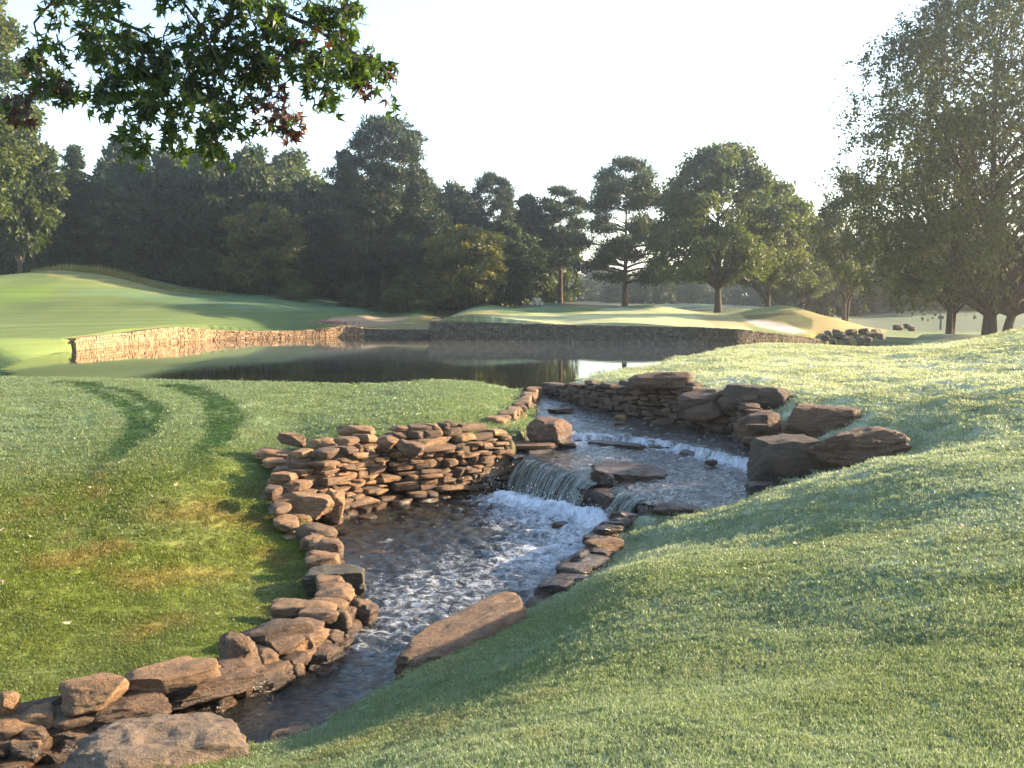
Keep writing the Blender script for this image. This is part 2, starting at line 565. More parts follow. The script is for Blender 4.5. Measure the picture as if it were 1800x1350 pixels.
far_shade = sstep(88, 105, GY) * (GX > 0)
lay((.048, .075, .044), np.maximum(far_shade, sstep(76, 86, GY) * sstep(24, 30, GX)) * .85)  # tree shade over the far right field painted into its colour
forest = sstep(100, 106, GY + 6 * (n1 - .5)) * sstep(8, 0, GX - np.interp(GY, [95, 115, 140], [-2, 4, 12]))
lay((.05, .04, .022), forest * .95)
# soil where the banks drop away
Vn = GZ.copy()
gx = np.zeros(len(GV))
G2 = GZ[:-1].reshape(nr, nth)
dr = np.abs(np.gradient(G2, axis=0)) / np.maximum(np.gradient(RR, axis=0), 1e-3)
dt = np.abs(np.gradient(G2, axis=1)) / np.maximum(np.abs(np.gradient(TH, axis=1)) * RR, 1e-3)
steep = np.append(np.maximum(dr, dt).ravel(), 0)
soil = sstep(.8, 1.5, steep) * (sdW < 2) * (GY < 34)
lay((.035, .024, .016), soil)
lay((.05, .04, .028), (sdW < 0).astype(float))

m = NT('turf_ground')
a = m.attr('gcol')
n = m.noise(3.5, 6, .7)
nb = m.noise(60, 4, .7)
c = m.mix(1.0, a.outputs['Color'], m.ramp(n, [(.25, (.72, .74, .70)), (.75, (1.25, 1.22, 1.2))]), 'MULTIPLY')
c = m.mix(1.0, c, m.ramp(nb, [(.3, (.75, .75, .75)), (.7, (1.2, 1.2, 1.2))]), 'MULTIPLY')
h = m.math('ADD', m.math('MULTIPLY', n, .5), m.math('MULTIPLY', nb, .35))
M_TURF = m.done(m.pbsdf(c, .85, .2, m.bump(h, .55, .05)))

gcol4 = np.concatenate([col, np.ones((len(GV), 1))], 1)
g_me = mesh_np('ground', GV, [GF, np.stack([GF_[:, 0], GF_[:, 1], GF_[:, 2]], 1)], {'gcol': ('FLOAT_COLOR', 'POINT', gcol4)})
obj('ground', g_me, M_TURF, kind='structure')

# ------------------------------------------------------------------ water
def grid_water(name, x0, x1, y0, y1, st, zf, mask, mat, extra=None):
    xs = np.arange(x0, x1, st); ys = np.arange(y0, y1, st)
    X, Y = np.meshgrid(xs, ys)
    Xr, Yr = X.ravel(), Y.ravel()
    keep = mask(Xr, Yr)
    Z = zf(Xr, Yr)
    nx, ny = len(xs), len(ys)
    i = (np.arange(ny - 1)[:, None] * nx + np.arange(nx - 1)[None]).ravel()
    F = np.stack([i, i + 1, i + nx + 1, i + nx], 1)
    F = F[keep[F].all(1)]
    used = np.unique(F)
    re = np.full(len(Xr), -1); re[used] = np.arange(len(used))
    at = {}
    if extra is not None:
        at = {k: ('FLOAT', 'POINT', v[used]) for k, v in extra(Xr, Yr).items()}
    me = mesh_np(name, np.stack([Xr, Yr, Z], 1)[used], re[F], at)
    return obj(name, me, mat, kind='structure')


m = NT('pond_surface')
tc = m.n('NewGeometry').outputs['Position']
mp = m.n('Mapping'); mp.inputs['Scale'].default_value = (.55, 1.6, 1)
m.l(tc, mp.inputs[0])
nA = m.noise(1.2, 3, .5, mp.outputs[0]); nB = m.noise(7, 3, .5, mp.outputs[0])
patch = m.ramp(m.noise(.09, 2, .5, tc), [(.45, (.12, .12, .12)), (.7, (1, 1, 1))])
h = m.math('ADD', nA, m.math('MULTIPLY', m.math('MULTIPLY', nB, .25), patch))
M_POND = m.done(m.pbsdf((.016, .018, .011), .03, .5, m.bump(h, .035, .05), IOR=1.33))
grid_water('pond_water', -26, 29, 32, 86, .5, lambda x, y: np.zeros(len(x)),
           lambda x, y: (lambda s: (s < .75) & ~((y < 33.4) & (x > -.9)))(sdf(x, y, POND)[0]), M_POND)


def water_mat(name, deep, foamc, blu):
    m = NT(name)
    f = m.attr('foam').outputs['Fac']
    pos = m.n('NewGeometry').outputs['Position']
    mp = m.n('Mapping'); mp.inputs['Scale'].default_value = (1, 1, .2)
    m.l(pos, mp.inputs[0])
    k = m.noise(4.2, 7, .66, mp.outputs[0], 1.2)
    k2 = m.noise(24, 4, .7, mp.outputs[0], .5)
    kk = m.math('ADD', m.math('MULTIPLY', k, .7), m.math('MULTIPLY', k2, .3))
    fm = m.math('ADD', kk, m.math('SUBTRACT', m.math('MULTIPLY', f, .46), .75))
    fac = m.ramp(fm, [(.0, (0, 0, 0)), (.30, (1, 1, 1))])
    w = m.noise(11, 5, .65, mp.outputs[0], .6)
    w2 = m.noise(34, 3, .6, mp.outputs[0])
    nrm = m.bump(m.math('ADD', w, m.math('MULTIPLY', w2, .35)), .85, .04)
    c = m.mix(fac, deep, foamc)
    sh = m.n('BsdfPrincipled')
    m.l(c, sh.inputs['Base Color'])
    m.l(m.mix(fac, (.06, .06, .06), (.7, .7, .7)), sh.inputs['Roughness'])
    sh.inputs['IOR'].default_value = 1.34
    m.l(nrm, sh.inputs['Normal'])
    return m.done(sh.outputs[0])


M_CREEK = water_mat('creek_water', (.018, .017, .013), (.62, .66, .70), 0)
L1 = np.array([atz(a, b, z) for a, b, z in ((903, 792, -.5), (925, 803, -.53), (950, 814, -.56), (985, 826, -.60), (1015, 838, -.64), (1042, 850, -.68))])
L2 = np.array([atz(a, b, -.68) for a, b in ((1082, 853), (1100, 862), (1132, 877))])
FOOT = np.array([atz(a, b, ZL)[:2] for a, b in ((890, 880), (940, 893), (1000, 905), (1050, 914), (1060, 935))])


def low_z(x, y):
    df = poly_d(x, y, FOOT)
    e = np.exp(-df / 1.6)
    r1 = 1 - np.abs(2 * fbm2(x * 2.1 + y * .6, y * 2.6, 3, 61) - 1)
    r2 = 1 - np.abs(2 * fbm2(x * 6.5 + 3, y * 7.5, 2, 71) - 1)
    calm = sstep(9.2, 13, y)
    return ZL + (r1 - .7) * (.068 * calm + .02 + .16 * e) + (r2 - .7) * (.036 * calm + .010 + .05 * e) + .16 * np.exp(-(df / .4) ** 2) * (.3 + 1.2 * fbm2(x * 4, y * 4, 3, 66))


def low_ex(x, y):
    df = poly_d(x, y, FOOT)
    core = np.array([atz(a, b, ZL)[:2] for a, b in ((930, 900), (1000, 930), (985, 965), (940, 985))])
    f = np.maximum(1.25 * np.exp(-(df / 1.0) ** 1.3), .84 * np.exp(-(poly_d(x, y, core) / 1.9) ** 1.6))
    trail = np.array([atz(a, b, ZL)[:2] for a, b in ((960, 980), (800, 1030), (720, 1100))])
    f = np.maximum(f, .64 * np.exp(-(poly_d(x, y, trail) / 2.6) ** 2))
    f = np.maximum(f, .36 * sstep(10, 13, y))
    return {'foam': f}


grid_water('lower_pool_water', -9.5, 3.2, 5.8, 23.6, .055, low_z, lambda x, y: sdf(x, y, LOWER)[0] < .35, M_CREEK, low_ex)

STEP = np.array([atz(a, b, -.43)[:2] for a, b in ((985, 768), (1010, 770), (1100, 774), (1180, 783), (1255, 801), (1310, 815))])


def up_z(x, y):
    base = np.interp(y, [24, 26, 29, 32.3, 33.5], [-.36, -.33, -.22, -.06, -.012])
    ys = np.interp(x, STEP[:, 0], STEP[:, 1]) + (fbm2(x * 2.2, x * 0 + 3, 3, 81) - .5) * .7
    k = sstep(-.12, .14, y - ys)
    ds = np.abs(y - ys)
    r1 = 1 - np.abs(2 * fbm2(x * 3.2, y * 2.4, 3, 91) - 1)
    r2 = 1 - np.abs(2 * fbm2(x * 9, y * 7.5, 2, 93) - 1)
    amp = sstep(33.2, 31, y)
    d1 = poly_d(x, y, L1[:, :2])
    amp = amp * (.25 + .75 * sstep(.1, .9, d1))
    shelf = -.5 - .18 * sstep(23.4, 20.2, y) * sstep(5.2, 2.8, x)
    z = shelf + (base - shelf) * k + ((r1 - .7) * .065 + (r2 - .7) * .03) * amp + .03 * np.exp(-(ds / .12) ** 2) * (r1 - .4)
    d2 = poly_d(x, y, L2[:, :2])
    return z - .05 * sstep(.14, 0, np.minimum(d1, d2))


def up_ex(x, y):
    ys = np.interp(x, STEP[:, 0], STEP[:, 1])
    f = .48 * sstep(32.8, 31, y) + .42 * np.exp(-((y - ys + .15) / .5) ** 2)
    return {'foam': f}


M_RIFFLE = water_mat('riffle_water', (.035, .030, .022), (.62, .66, .70), 0)
grid_water('upper_creek_water', -1, 7.5, 16.8, 34, .05, up_z,
           lambda x, y: (lambda s, sl: (s < .03) | ((s < .4) & (sl > .02)))(sdf(x, y, UPPER)[0], sdf(x, y, LOWER)[0]), M_RIFFLE, up_ex)

# falling water: a draped sheet and the separate threads it breaks into
m = NT('falling_sheet')
pos = m.n('NewGeometry').outputs['Position']
uv = m.n('CombineXYZ')
m.l(m.math('MULTIPLY', m.attr('along').outputs['Fac'], 26.0), uv.inputs[0]); m.l(m.math('MULTIPLY', m.attr('down').outputs['Fac'], 1.6), uv.inputs[1])
sn = m.noise(1.0, 5, .75, uv.outputs[0], .15)
uv2 = m.n('CombineXYZ')
m.l(m.math('MULTIPLY', m.attr('along').outputs['Fac'], 70.0), uv2.inputs[0]); m.l(m.math('MULTIPLY', m.attr('down').outputs['Fac'], 5.0), uv2.inputs[1])
sn2 = m.noise(1.0, 5, .75, uv2.outputs[0], .3)
mixn = m.math('ADD', m.math('MULTIPLY', sn, .55), m.math('MULTIPLY', sn2, .45))
white = m.ramp(mixn, [(.47, (.035, .038, .025)), (.56, (.16, .17, .14)), (.68, (.66, .70, .70))])
sh = m.pbsdf(white, .16, .6, m.bump(mixn, .9, .05), IOR=1.33)
tr_ = m.n('BsdfTransparent')
al = m.math('ADD', m.ramp(sn2, [(.38, (.35, .35, .35)), (.55, (1, 1, 1))]), m.math('MULTIPLY', m.math('SUBTRACT', 0.35, m.attr('down').outputs['Fac']), .6), True)
mx_ = m.n('MixShader'); m.l(al, mx_.inputs[0]); m.l(tr_.outputs[0], mx_.inputs[1]); m.l(sh, mx_.inputs[2])
M_SHEET = m.done(mx_.outputs[0])
m = NT('water_threads')
M_THREAD = m.done(m.pbsdf((.55, .58, .55), .15, .7, Transmission_Weight=.5, IOR=1.33))
m = NT('water_spray')
M_SPRAY = m.done(m.pbsdf((.85, .88, .9), .25, .6, Transmission_Weight=.2, IOR=1.33))


def polyline_at(L, t):
    L = np.asarray(L, float)
    d = np.concatenate([[0], np.cumsum(np.linalg.norm(np.diff(L, axis=0), axis=1))]); d /= d[-1]
    return np.stack([np.interp(t, d, L[:, k]) for k in range(L.shape[1])], -1)


def tubes(paths, sides=6):
    """paths: list of (points (n,3), radii (n,)); returns V, F"""
    Vs, Fs, o = [], [], 0
    for P, r in paths:
        P = np.asarray(P, float); r = np.asarray(r, float)
        n = len(P)
        T = np.gradient(P, axis=0)
        T /= np.linalg.norm(T, axis=1)[:, None] + 1e-9
        ref = np.array((0.31, 0.2, 0.93)) if abs(T[:, 2]).mean() < .8 else np.array((1.0, 0.1, 0))
        A = np.cross(T, ref); A /= np.linalg.norm(A, axis=1)[:, None] + 1e-9
        B = np.cross(T, A)
        a = np.arange(sides) / sides * 2 * math.pi
        V = P[:, None, :] + r[:, None, None] * (np.cos(a)[None, :, None] * A[:, None, :] + np.sin(a)[None, :, None] * B[:, None, :])
        Vs.append(V.reshape(-1, 3))
        i = (np.arange(n - 1)[:, None] * sides + np.arange(sides)[None]); j = np.arange(n - 1)[:, None] * sides + (np.arange(sides)[None] + 1) % sides
        Fs.append(np.stack([i, j, j + sides, i + sides], -1).reshape(-1, 4) + o)
        o += n * sides
    return np.vstack(Vs), np.vstack(Fs)


def waterfall(L, out, drop, reach, nthread, seed, label, wave=1.0):
    rng = np.random.default_rng(seed)
    root = empty('waterfall', tuple(L.mean(0)), label, 'waterfall')
    off = np.array(L.mean(0))
    out = np.array((*out, 0.0)); out /= np.linalg.norm(out)
    nu, ns = 220, 18
    u = np.linspace(0, 1, nu); s = np.linspace(0, 1, ns)
    U, Sg = np.meshgrid(u, s, indexing='ij')
    base = polyline_at(L, u)[:, None, :]
    rag = (fbm2(U * 9 * wave, Sg * .8, 3, seed) - .5) * .20 * wave + (fbm2(U * 60 * wave, Sg * 2.0, 2, seed + 3) - .5) * .06
    lipn = (fbm2(u * 7, u * 0, 3, seed + 9) - .5) * .16
    P = base + out * (reach * np.sqrt(Sg) + rag * Sg - .06 + lipn[:, None])[..., None]
    P[..., 2] += .025 - drop * Sg - .03 * (1 - np.sqrt(Sg))
    def grd(Q):
        i = (np.arange(nu - 1)[:, None] * ns + np.arange(ns - 1)[None]).ravel()
        return Q.reshape(-1, 3), np.stack([i, i + 1, i + ns + 1, i + ns], 1)
    V, F = grd(P)
    V2, F2 = grd(P - out * .07)
    obj('water_sheet', mesh_np('water_sheet', np.vstack([V, V2]) - off, [np.vstack([F, F2[:, ::-1] + len(V)])], {'along': ('FLOAT', 'POINT', np.tile(U.ravel(), 2) * wave), 'down': ('FLOAT', 'POINT', np.tile(Sg.ravel(), 2))}), M_SHEET, root)
    paths = []
    for k in range(nthread):
        t = rng.random()
        b = polyline_at(L, np.array([t]))[0]
        s0 = rng.random() ** 2 * .5; s1 = min(1.04, s0 + .25 + rng.random() * .9)
        ss = np.linspace(s0, s1, 9)
        rg = (fbm2(t * 9 * wave + ss * 0, ss * .8, 3, seed) - .5) * .16 * wave
        q = b + out * (reach * np.sqrt(ss) + rg * ss - .05 + (fbm2(np.array([t * 7]), np.zeros(1), 3, seed + 9)[0] - .5) * .16 + rng.normal(.01, .02))[:, None]
        q[:, 2] += .03 - drop * ss - .03 * (1 - np.sqrt(ss))
        side = np.cross(out, (0, 0, 1))
        q += side * (np.cumsum(rng.normal(0, .006, 9)) + ss * rng.normal(0, .03))[:, None]
        rad = (.0025 + .0065 * rng.random() ** 3) * np.sin(np.linspace(.25, 2.9, 9)) ** .6
        paths.append((q - off, rad))
    V, F = tubes(paths, 5)
    obj('water_threads', mesh_np('water_threads', V, F), M_THREAD, root, kind='stuff')
    return root


waterfall(L1, (-.92, -.40), .74, .46, 260, 5, 'wide curtain of water falling over the rock lip into the foaming pool')
waterfall(L2, (-.93, -.36), .60, .55, 90, 6, 'narrow waterfall spilling beside the grassy bank right of the ledge rock', .6)

rng = np.random.default_rng(77)
dv = np.array([(0, 0, 1), (1, 0, 0), (0, 1, 0), (-1, 0, 0), (0, -1, 0), (0, 0, -1)], float)
df_ = np.array([(0, 1, 2), (0, 2, 3), (0, 3, 4), (0, 4, 1), (5, 2, 1), (5, 3, 2), (5, 4, 3), (5, 1, 4)])
Vs, Fs = [], []
for k in range(2600):
    t = rng.random()
    if k < 2000:
        b = polyline_at(FOOT, np.array([t]))[0] + rng.normal(0, .16, 2); zz = ZL + abs(rng.normal(.04, .15))
    else:
        b = atz(870 - 60 * rng.random(), 868, ZL)[:2] + rng.normal(0, .15, 2); zz = ZL + .1 + abs(rng.normal(.1, .25))
    r = .004 + .010 * rng.random() ** 2
    Vs.append(dv * r * (1, 1, 1.4) + (b[0], b[1], zz)); Fs.append(df_ + 6 * k)
obj('spray', mesh_np('spray', np.vstack(Vs), np.vstack(Fs)), M_SPRAY, kind='stuff')

# ------------------------------------------------------------------ rock
def rock_material(name, cols, wetz=None, moss=.3, dark=1.0):
    m = NT(name)
    tc = m.n('TexCoord').outputs['Object']
    oi = m.n('ObjectInfo')
    add = m.n('VectorMath', operation='ADD')
    sc = m.n('VectorMath', operation='SCALE'); sc.inputs[3].default_value = 37.0
    cmb = m.n('CombineXYZ')
    m.l(oi.outputs['Random'], cmb.inputs[0]); m.l(oi.outputs['Random'], cmb.inputs[1])
    m.l(cmb.outputs[0], sc.inputs[0])
    pos = m.n('NewGeometry')
    m.l(pos.outputs['Position'], add.inputs[0]); m.l(sc.outputs[0], add.inputs[1])
    v = add.outputs[0]
    nA = m.noise(3.2, 6, .65, v, .4); nB = m.noise(17, 6, .7, v); nC = m.noise(75, 4, .7, v)
    base = m.ramp(oi.outputs['Random'], [(0, cols[0]), (.3, cols[1]), (.55, cols[3]), (.8, cols[2]), (1, cols[0])])
    c = m.mix(1.0, base, m.ramp(nA, [(.3, (.55, .52, .50)), (.5, (1, 1, 1)), (.72, (1.3, 1.22, 1.1))]), 'MULTIPLY')
    c = m.mix(1.0, c, m.ramp(nB, [(.28, (.6, .58, .56)), (.5, (1, 1, 1)), (.75, (1.18, 1.16, 1.12))]), 'MULTIPLY')
    c = m.mix(m.ramp(m.noise(2.3, 5, .7, v), [(.56, (0, 0, 0)), (.72, (moss, moss, moss))]), c, (.055, .06, .028))
    c = m.mix(m.ramp(m.noise(5.5, 5, .7, v), [(.60, (0, 0, 0)), (.7, (.55, .55, .55))]), c, (.05, .045, .04))
    rough = .82
    if wetz is not None:
        sep = m.n('SeparateXYZ'); m.l(pos.outputs['Position'], sep.inputs[0])
        wet = m.math('ADD', sep.outputs[2], m.math('MULTIPLY', m.math('SUBTRACT', nA, .5), .35))
        w = m.n('MapRange'); w.inputs[1].default_value = wetz; w.inputs[2].default_value = wetz + .14; w.inputs[3].default_value = 1; w.inputs[4].default_value = 0
        m.l(wet, w.inputs[0])
        c = m.mix(w.outputs[0], c, m.mix(1.0, c, (.36, .34, .32), 'MULTIPLY'))
        rough = m.mix(w.outputs[0], (.82, .82, .82), (.22, .22, .22))
    if dark != 1:
        c = m.mix(1.0, c, (dark, dark, dark), 'MULTIPLY')
    mp = m.n('Mapping'); mp.inputs['Scale'].default_value = (1.5, 1.5, 14)
    m.l(v, mp.inputs[0])
    bed = m.noise(1.6, 4, .6, mp.outputs[0], .4)
    vo = m.n('TexVoronoi', feature='DISTANCE_TO_EDGE'); vo.inputs['Scale'].default_value = 3.1
    wv = m.n('VectorMath', operation='ADD'); m.l(v, wv.inputs[0])
    nz = m.n('TexNoise'); nz.inputs['Scale'].default_value = 4; m.l(v, nz.inputs['Vector'])
    m.l(nz.outputs['Color'], wv.inputs[1]); m.l(wv.outputs[0], vo.inputs['Vector'])
    crack = m.ramp(vo.outputs['Distance'], [(0, (0, 0, 0)), (.035, (1, 1, 1))])
    c = m.mix(1.0, c, m.ramp(crack, [(0, (.74, .72, .70)), (1, (1, 1, 1))]), 'MULTIPLY')
    c = m.mix(1.0, c, m.ramp(bed, [(.35, (.72, .70, .68)), (.6, (1.12, 1.1, 1.06))]), 'MULTIPLY')
    h = m.math('ADD', m.math('ADD', m.math('MULTIPLY', nB, .6), m.math('MULTIPLY', nC, .3)), m.math('ADD', m.math('MULTIPLY', bed, .5), m.math('MULTIPLY', crack, .12)))
    for nd in list(m.t.nodes):
        if nd.type == 'BSDF_PRINCIPLED': m.t.nodes.remove(nd)
    return m.done(m.pbsdf(c, rough, .4, m.bump(h, 1.0, .06)))


SAND = [(.21, .122, .062), (.135, .088, .056), (.235, .145, .078), (.10, .062, .040)]
M_ROCK = rock_material('sandstone', SAND, ZL + .12)
M_ROCKU = rock_material('sandstone_upper', [(.112, .070, .048), (.086, .058, .042), (.13, .080, .054), (.072, .052, .040)], -.30, .35)  # the right bank's backlit shade is put into these darker tones
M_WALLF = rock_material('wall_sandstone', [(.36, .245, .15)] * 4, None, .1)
M_WALLD = rock_material('shaded_wall_stone', [(.15, .125, .095)] * 4, None, .4)  # shade of walls turned from the sun is in this darker, mossier colour


def rock_mesh(name, seed, n=5, p=3.0, facets=7, rough=.10, fine=.03, depth=(.62, .92)):
    """unit rock in a -1..1 box: rounded block, cut by planes, weathered by noise"""
    rng = np.random.default_rng(seed)
    g = np.linspace(-1, 1, n + 1)
    vid = {}; V = []; F = []
    def vert(a):
        k = tuple(np.round(a, 5))
        if k not in vid:
            vid[k] = len(V); V.append(a)
        return vid[k]
    for ax in range(3):
        for s in (-1, 1):
            for i in range(n):
                for j in range(n):
                    q = []
                    for a, b in ((g[i], g[j]), (g[i + 1], g[j]), (g[i + 1], g[j + 1]), (g[i], g[j + 1])):
                        w = [0, 0, 0]; w[ax] = s; w[(ax + 1) % 3] = a; w[(ax + 2) % 3] = b
                        q.append(vert(w))
                    F.append(q if s > 0 else q[::-1])
    V = np.array(V, float)
    V = np.tan(V * .62) / math.tan(.62)
    L = (np.abs(V) ** p).sum(1) ** (1 / p)
    V = V / L[:, None]
    for k in range(facets):
        d = rng.normal(size=3); d[2] *= .8; d /= np.linalg.norm(d)
        h = rng.uniform(*depth) * np.max(V @ d)
        e = V @ d - h
        V -= np.where(e > 0, e * .93, 0)[:, None] * d
    N = V / (np.linalg.norm(V, axis=1)[:, None] + 1e-9)
    V = V + N * ((fbm3(V * 1.5 + seed * 3.1, 3, seed) - .5) * rough * 2)[:, None]
    V = V + N * ((fbm3(V * 6 + seed, 3, seed + 5) - .5) * fine * 2)[:, None]
    V = V - (V.max(0) + V.min(0)) / 2
    V = V / (V.max(0) - V.min(0)) * 2
    me = mesh_np(name, V, np.array(F))
    bm = bmesh.new(); bm.from_mesh(me)
    for e in bm.edges:
        if len(e.link_faces) == 2:
            e.smooth = e.calc_face_angle(0) < R(24)
    bm.to_mesh(me); bm.free()
    return me


WALLROCKS = [rock_mesh('wall_rock', 100 + k, 6, (4.5, 9, 14)[k % 3], 7, .12, .07, (.62, .97)) for k in range(14)]
for me in WALLROCKS:
    me.materials.append(None)


def with_mat(meshes, mat):
    r = []
    for me in meshes:
        c = me.copy(); c.materials.clear(); c.materials.append(mat); r.append(c)
    return r


ROUNDROCKS = [rock_mesh('bank_rock', 140 + k, 7, (2.6, 3.2, 4)[k % 3], 8, .17, .08, (.62, .95)) for k in range(9)]
WR_L = with_mat(WALLROCKS, M_ROCK)
WR_RD = with_mat(ROUNDROCKS, M_ROCK)
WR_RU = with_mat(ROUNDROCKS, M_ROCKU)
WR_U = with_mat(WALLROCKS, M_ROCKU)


def stone(parent, meshes, rng, c, L, D, H, yaw, tilt=3, name='stone'):
    o = bpy.data.objects.new(name, meshes[rng.integers(len(meshes))])
    C.objects.link(o)
    o.parent = parent
    o.location = Vector(c) - parent.location
    o.rotation_euler = (R(rng.normal(0, tilt)), R(rng.normal(0, tilt)), yaw + R(rng.normal(0, 5)) + (math.pi if rng.random() < .5 else 0))
    o.scale = (L / 2, D / 2, H / 2)
    return o


def stack_wall(root, meshes, base, z0, ztop, seed, lay=(.12, .22), ln=(.24, .62), batter=.12, depth=.34, side=1, skip=0.0, big=.08):
    """courses of stones along a plan polyline; z0 / ztop are functions of 0..1 along it; side=+1: body lies left of the walking direction"""
    rng = np.random.default_rng(seed)
    B = np.array(base)[:, :2]
    seg = np.linalg.norm(np.diff(B, axis=0), axis=1); tot = seg.sum()
    z = min(z0(t) for t in np.linspace(0, 1, 20))
    zmax = max(ztop(t) for t in np.linspace(0, 1, 20))
    cnt = 0
    while z < zmax:
        h = rng.uniform(*lay)
        s = -rng.random() * .3
        while s < tot:
            L = rng.uniform(*ln) * (1.7 if rng.random() < big else 1) * (.75 + h / .22 * .4)
            t = min(max((s + L / 2) / tot, 0), 1)
            if z + h * .35 < ztop(t) and z + h > z0(t) - .05 and rng.random() > skip:
                c = polyline_at(B, np.array([t]))[0]
                e = polyline_at(B, np.array([min(t + .03, 1)]))[0] - polyline_at(B, np.array([max(t - .03, 0)]))[0]
                e /= np.linalg.norm(e)
                nrm = np.array((-e[1], e[0])) * side
                hh = h * rng.uniform(.8, 1.2)
                off = depth * .30 + batter * (z - z0(t)) + rng.normal(0, .035)
                c = c + nrm * off
                stone(root, meshes, rng, (c[0], c[1], z + h / 2 + rng.normal(0, .02)), L * 1.0, depth * rng.uniform(.85, 1.3), hh * 1.05, math.atan2(e[1], e[0]))
                cnt += 1
            s += L * .97
        z += h * .93
    return cnt


def ip(pairs):
    a = [p[0] for p in pairs]; b = [p[1] for p in pairs]
    return lambda t: float(np.interp(t, a, b))


# the bank of dry-laid stones left of the falls: from the lip round the corner to the lawn
lw = [atz(a, b, ZL)[:2] for a, b in ((905, 862), (830, 874), (760, 884), (690, 889), (640, 903), (600, 915))]
w1 = empty('stone_wall', (*lw[2], ZL), 'tall dry stone wall of brown sandstone left of the waterfall, below the lawn', 'wall')
stack_wall(w1, WR_L, lw, lambda t: ZL - .15, ip([(0, .0), (.15, .22), (.5, .26), (.75, .18), (1, .02)]), 3, lay=(.08, .19), ln=(.18, .66), side=-1, batter=.27, depth=.42)
lw2 = [atz(600, 915, ZL)[:2], atz(572, 932, ZL)[:2] + np.array((-.25, -.1)), atz(560, 960, ZL)[:2] + np.array((-.2, 0))]
stack_wall(w1, WR_RD + WR_L[:5], lw2, lambda t: ZL - .1, ip([(0, .0), (.5, -.45), (1, -.85)]), 4, side=-1, batter=.62, depth=.36, big=.2)
# upper left bank beside the creek
lu = [(0.95, 32.6), (.75, 30.6), (.62, 28.6), (.42, 26.9), (.35, 25.6), (-.1, 24.2)]
w2 = empty('stone_bank', (.6, 29, -.3), 'low line of rounded stones along the lawn edge where the pond spills into the creek', 'stone bank')
stack_wall(w2, WR_L, lu, ip([(0, -.2), (1, -.55)]), ip([(0, .10), (.4, .16), (1, .24)]), 6, lay=(.14, .2), ln=(.3, .6), side=-1, batter=.35, depth=.42)
# right bank of the upper creek
ru = [atz(a, b, z)[:2] for a, b, z in ((955, 693, -.06), (990, 704, -.12), (1030, 715, -.16), (1120, 735, -.26), (1200, 749, -.34), (1285, 770, -.42), (1310, 800, -.46))]
w3 = empty('stone_wall', (*ru[3], -.3), 'shaded dry stone wall of small flat stones on the right bank of the upper creek', 'wall')
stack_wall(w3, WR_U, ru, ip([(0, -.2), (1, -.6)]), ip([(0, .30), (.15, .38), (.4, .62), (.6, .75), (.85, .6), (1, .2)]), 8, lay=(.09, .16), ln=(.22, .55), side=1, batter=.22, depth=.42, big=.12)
# rocks lining the lower left bank down to the near corner
lb = [atz(a, b, ZL)[:2] for a, b in ((585, 965), (598, 990), (625, 1045), (636, 1080), (618, 1115), (590, 1150), (560, 1180), (517, 1197), (440, 1228), (350, 1251), (260, 1287), (194, 1315), (60, 1347))] + [np.array((-6.4, 8.5))]
w4 = empty('stone_bank', (*lb[5], ZL), 'jumble of low stones along the lower left bank at the water line', 'stone bank')
stack_wall(w4, WR_RD + WR_L[:4], lb, lambda t: ZL - .12, ip([(0, -1.05), (.3, -.92), (.6, -1.0), (1, -1.0)]), 10, lay=(.13, .2), ln=(.22, .5), side=-1, batter=.7, depth=.42, big=.15)
# stones under the near right bank
rb = [atz(a, b, ZL)[:2] for a, b in ((1066, 945), (1034, 965), (1012, 1000), (965, 1045), (930, 1070))]
w5 = empty('stone_bank', (*rb[2], ZL), 'wet stones half buried under the grass edge right of the foaming pool', 'stone bank')
stack_wall(w5, WR_RU, rb, lambda t: ZL - .1, ip([(0, -.84), (.5, -.9), (1, -1.02)]), 12, lay=(.13, .2), ln=(.2, .6), side=1, batter=.5, depth=.5, skip=.12)
# rocks left of the lip, holding the shelf
ledge = [atz(a, b, -.5)[:2] for a, b in ((895, 792), (925, 806), (965, 822), (1015, 842), (1045, 852), (1088, 848), (1128, 866))]
w6 = empty('rock_ledge', (*ledge[3], -.9), 'dark wet rock ledge behind and under the falling water', 'rock ledge')
stack_wall(w6, WR_U, ledge, lambda t: ZL - .15, ip([(0, -.60), (.5, -.72), (1, -.78)]), 14, lay=(.2, .3), ln=(.5, .9), side=1, batter=0, depth=.6)
M_DARK = rock_material('wet_ledge', [(.10, .075, .055)] * 4, 2, .4)
for ch in w6.children:
    ch.location += Vector((.40, .18, -.03))

# hand-set boulders: (name, mesh seed, form, px, py of the middle, y distance or None, z of the middle, (w, d, h), yaw, tilt x, tilt y, label, material)
def boulder(px, py, z, dims, yaw, label, seed, form='slab', tx=0, ty=0, mat=None, group=None, n=14, name='boulder', cat='rock'):
    P = {'slab': dict(p=7, facets=10, rough=.15, fine=.07, depth=(.6, .95)), 'block': dict(p=6, facets=11, rough=.15, fine=.06, depth=(.58, .93)),
         'round': dict(p=2.6, facets=6, rough=.16, fine=.04, depth=(.68, .95)), 'rough': dict(p=3.6, facets=10, rough=.22, fine=.10, depth=(.6, .93))}[form]
    me = rock_mesh(name, seed, n, **P)
    o = obj(name, me, mat or M_ROCK, None, None, label, cat, group, tuple(atz(px, py, z)))
    o.rotation_euler = (R(tx), R(ty), R(yaw))
    o.scale = (dims[0] / 2, dims[1] / 2, dims[2] / 2)
    return o


B = boulder
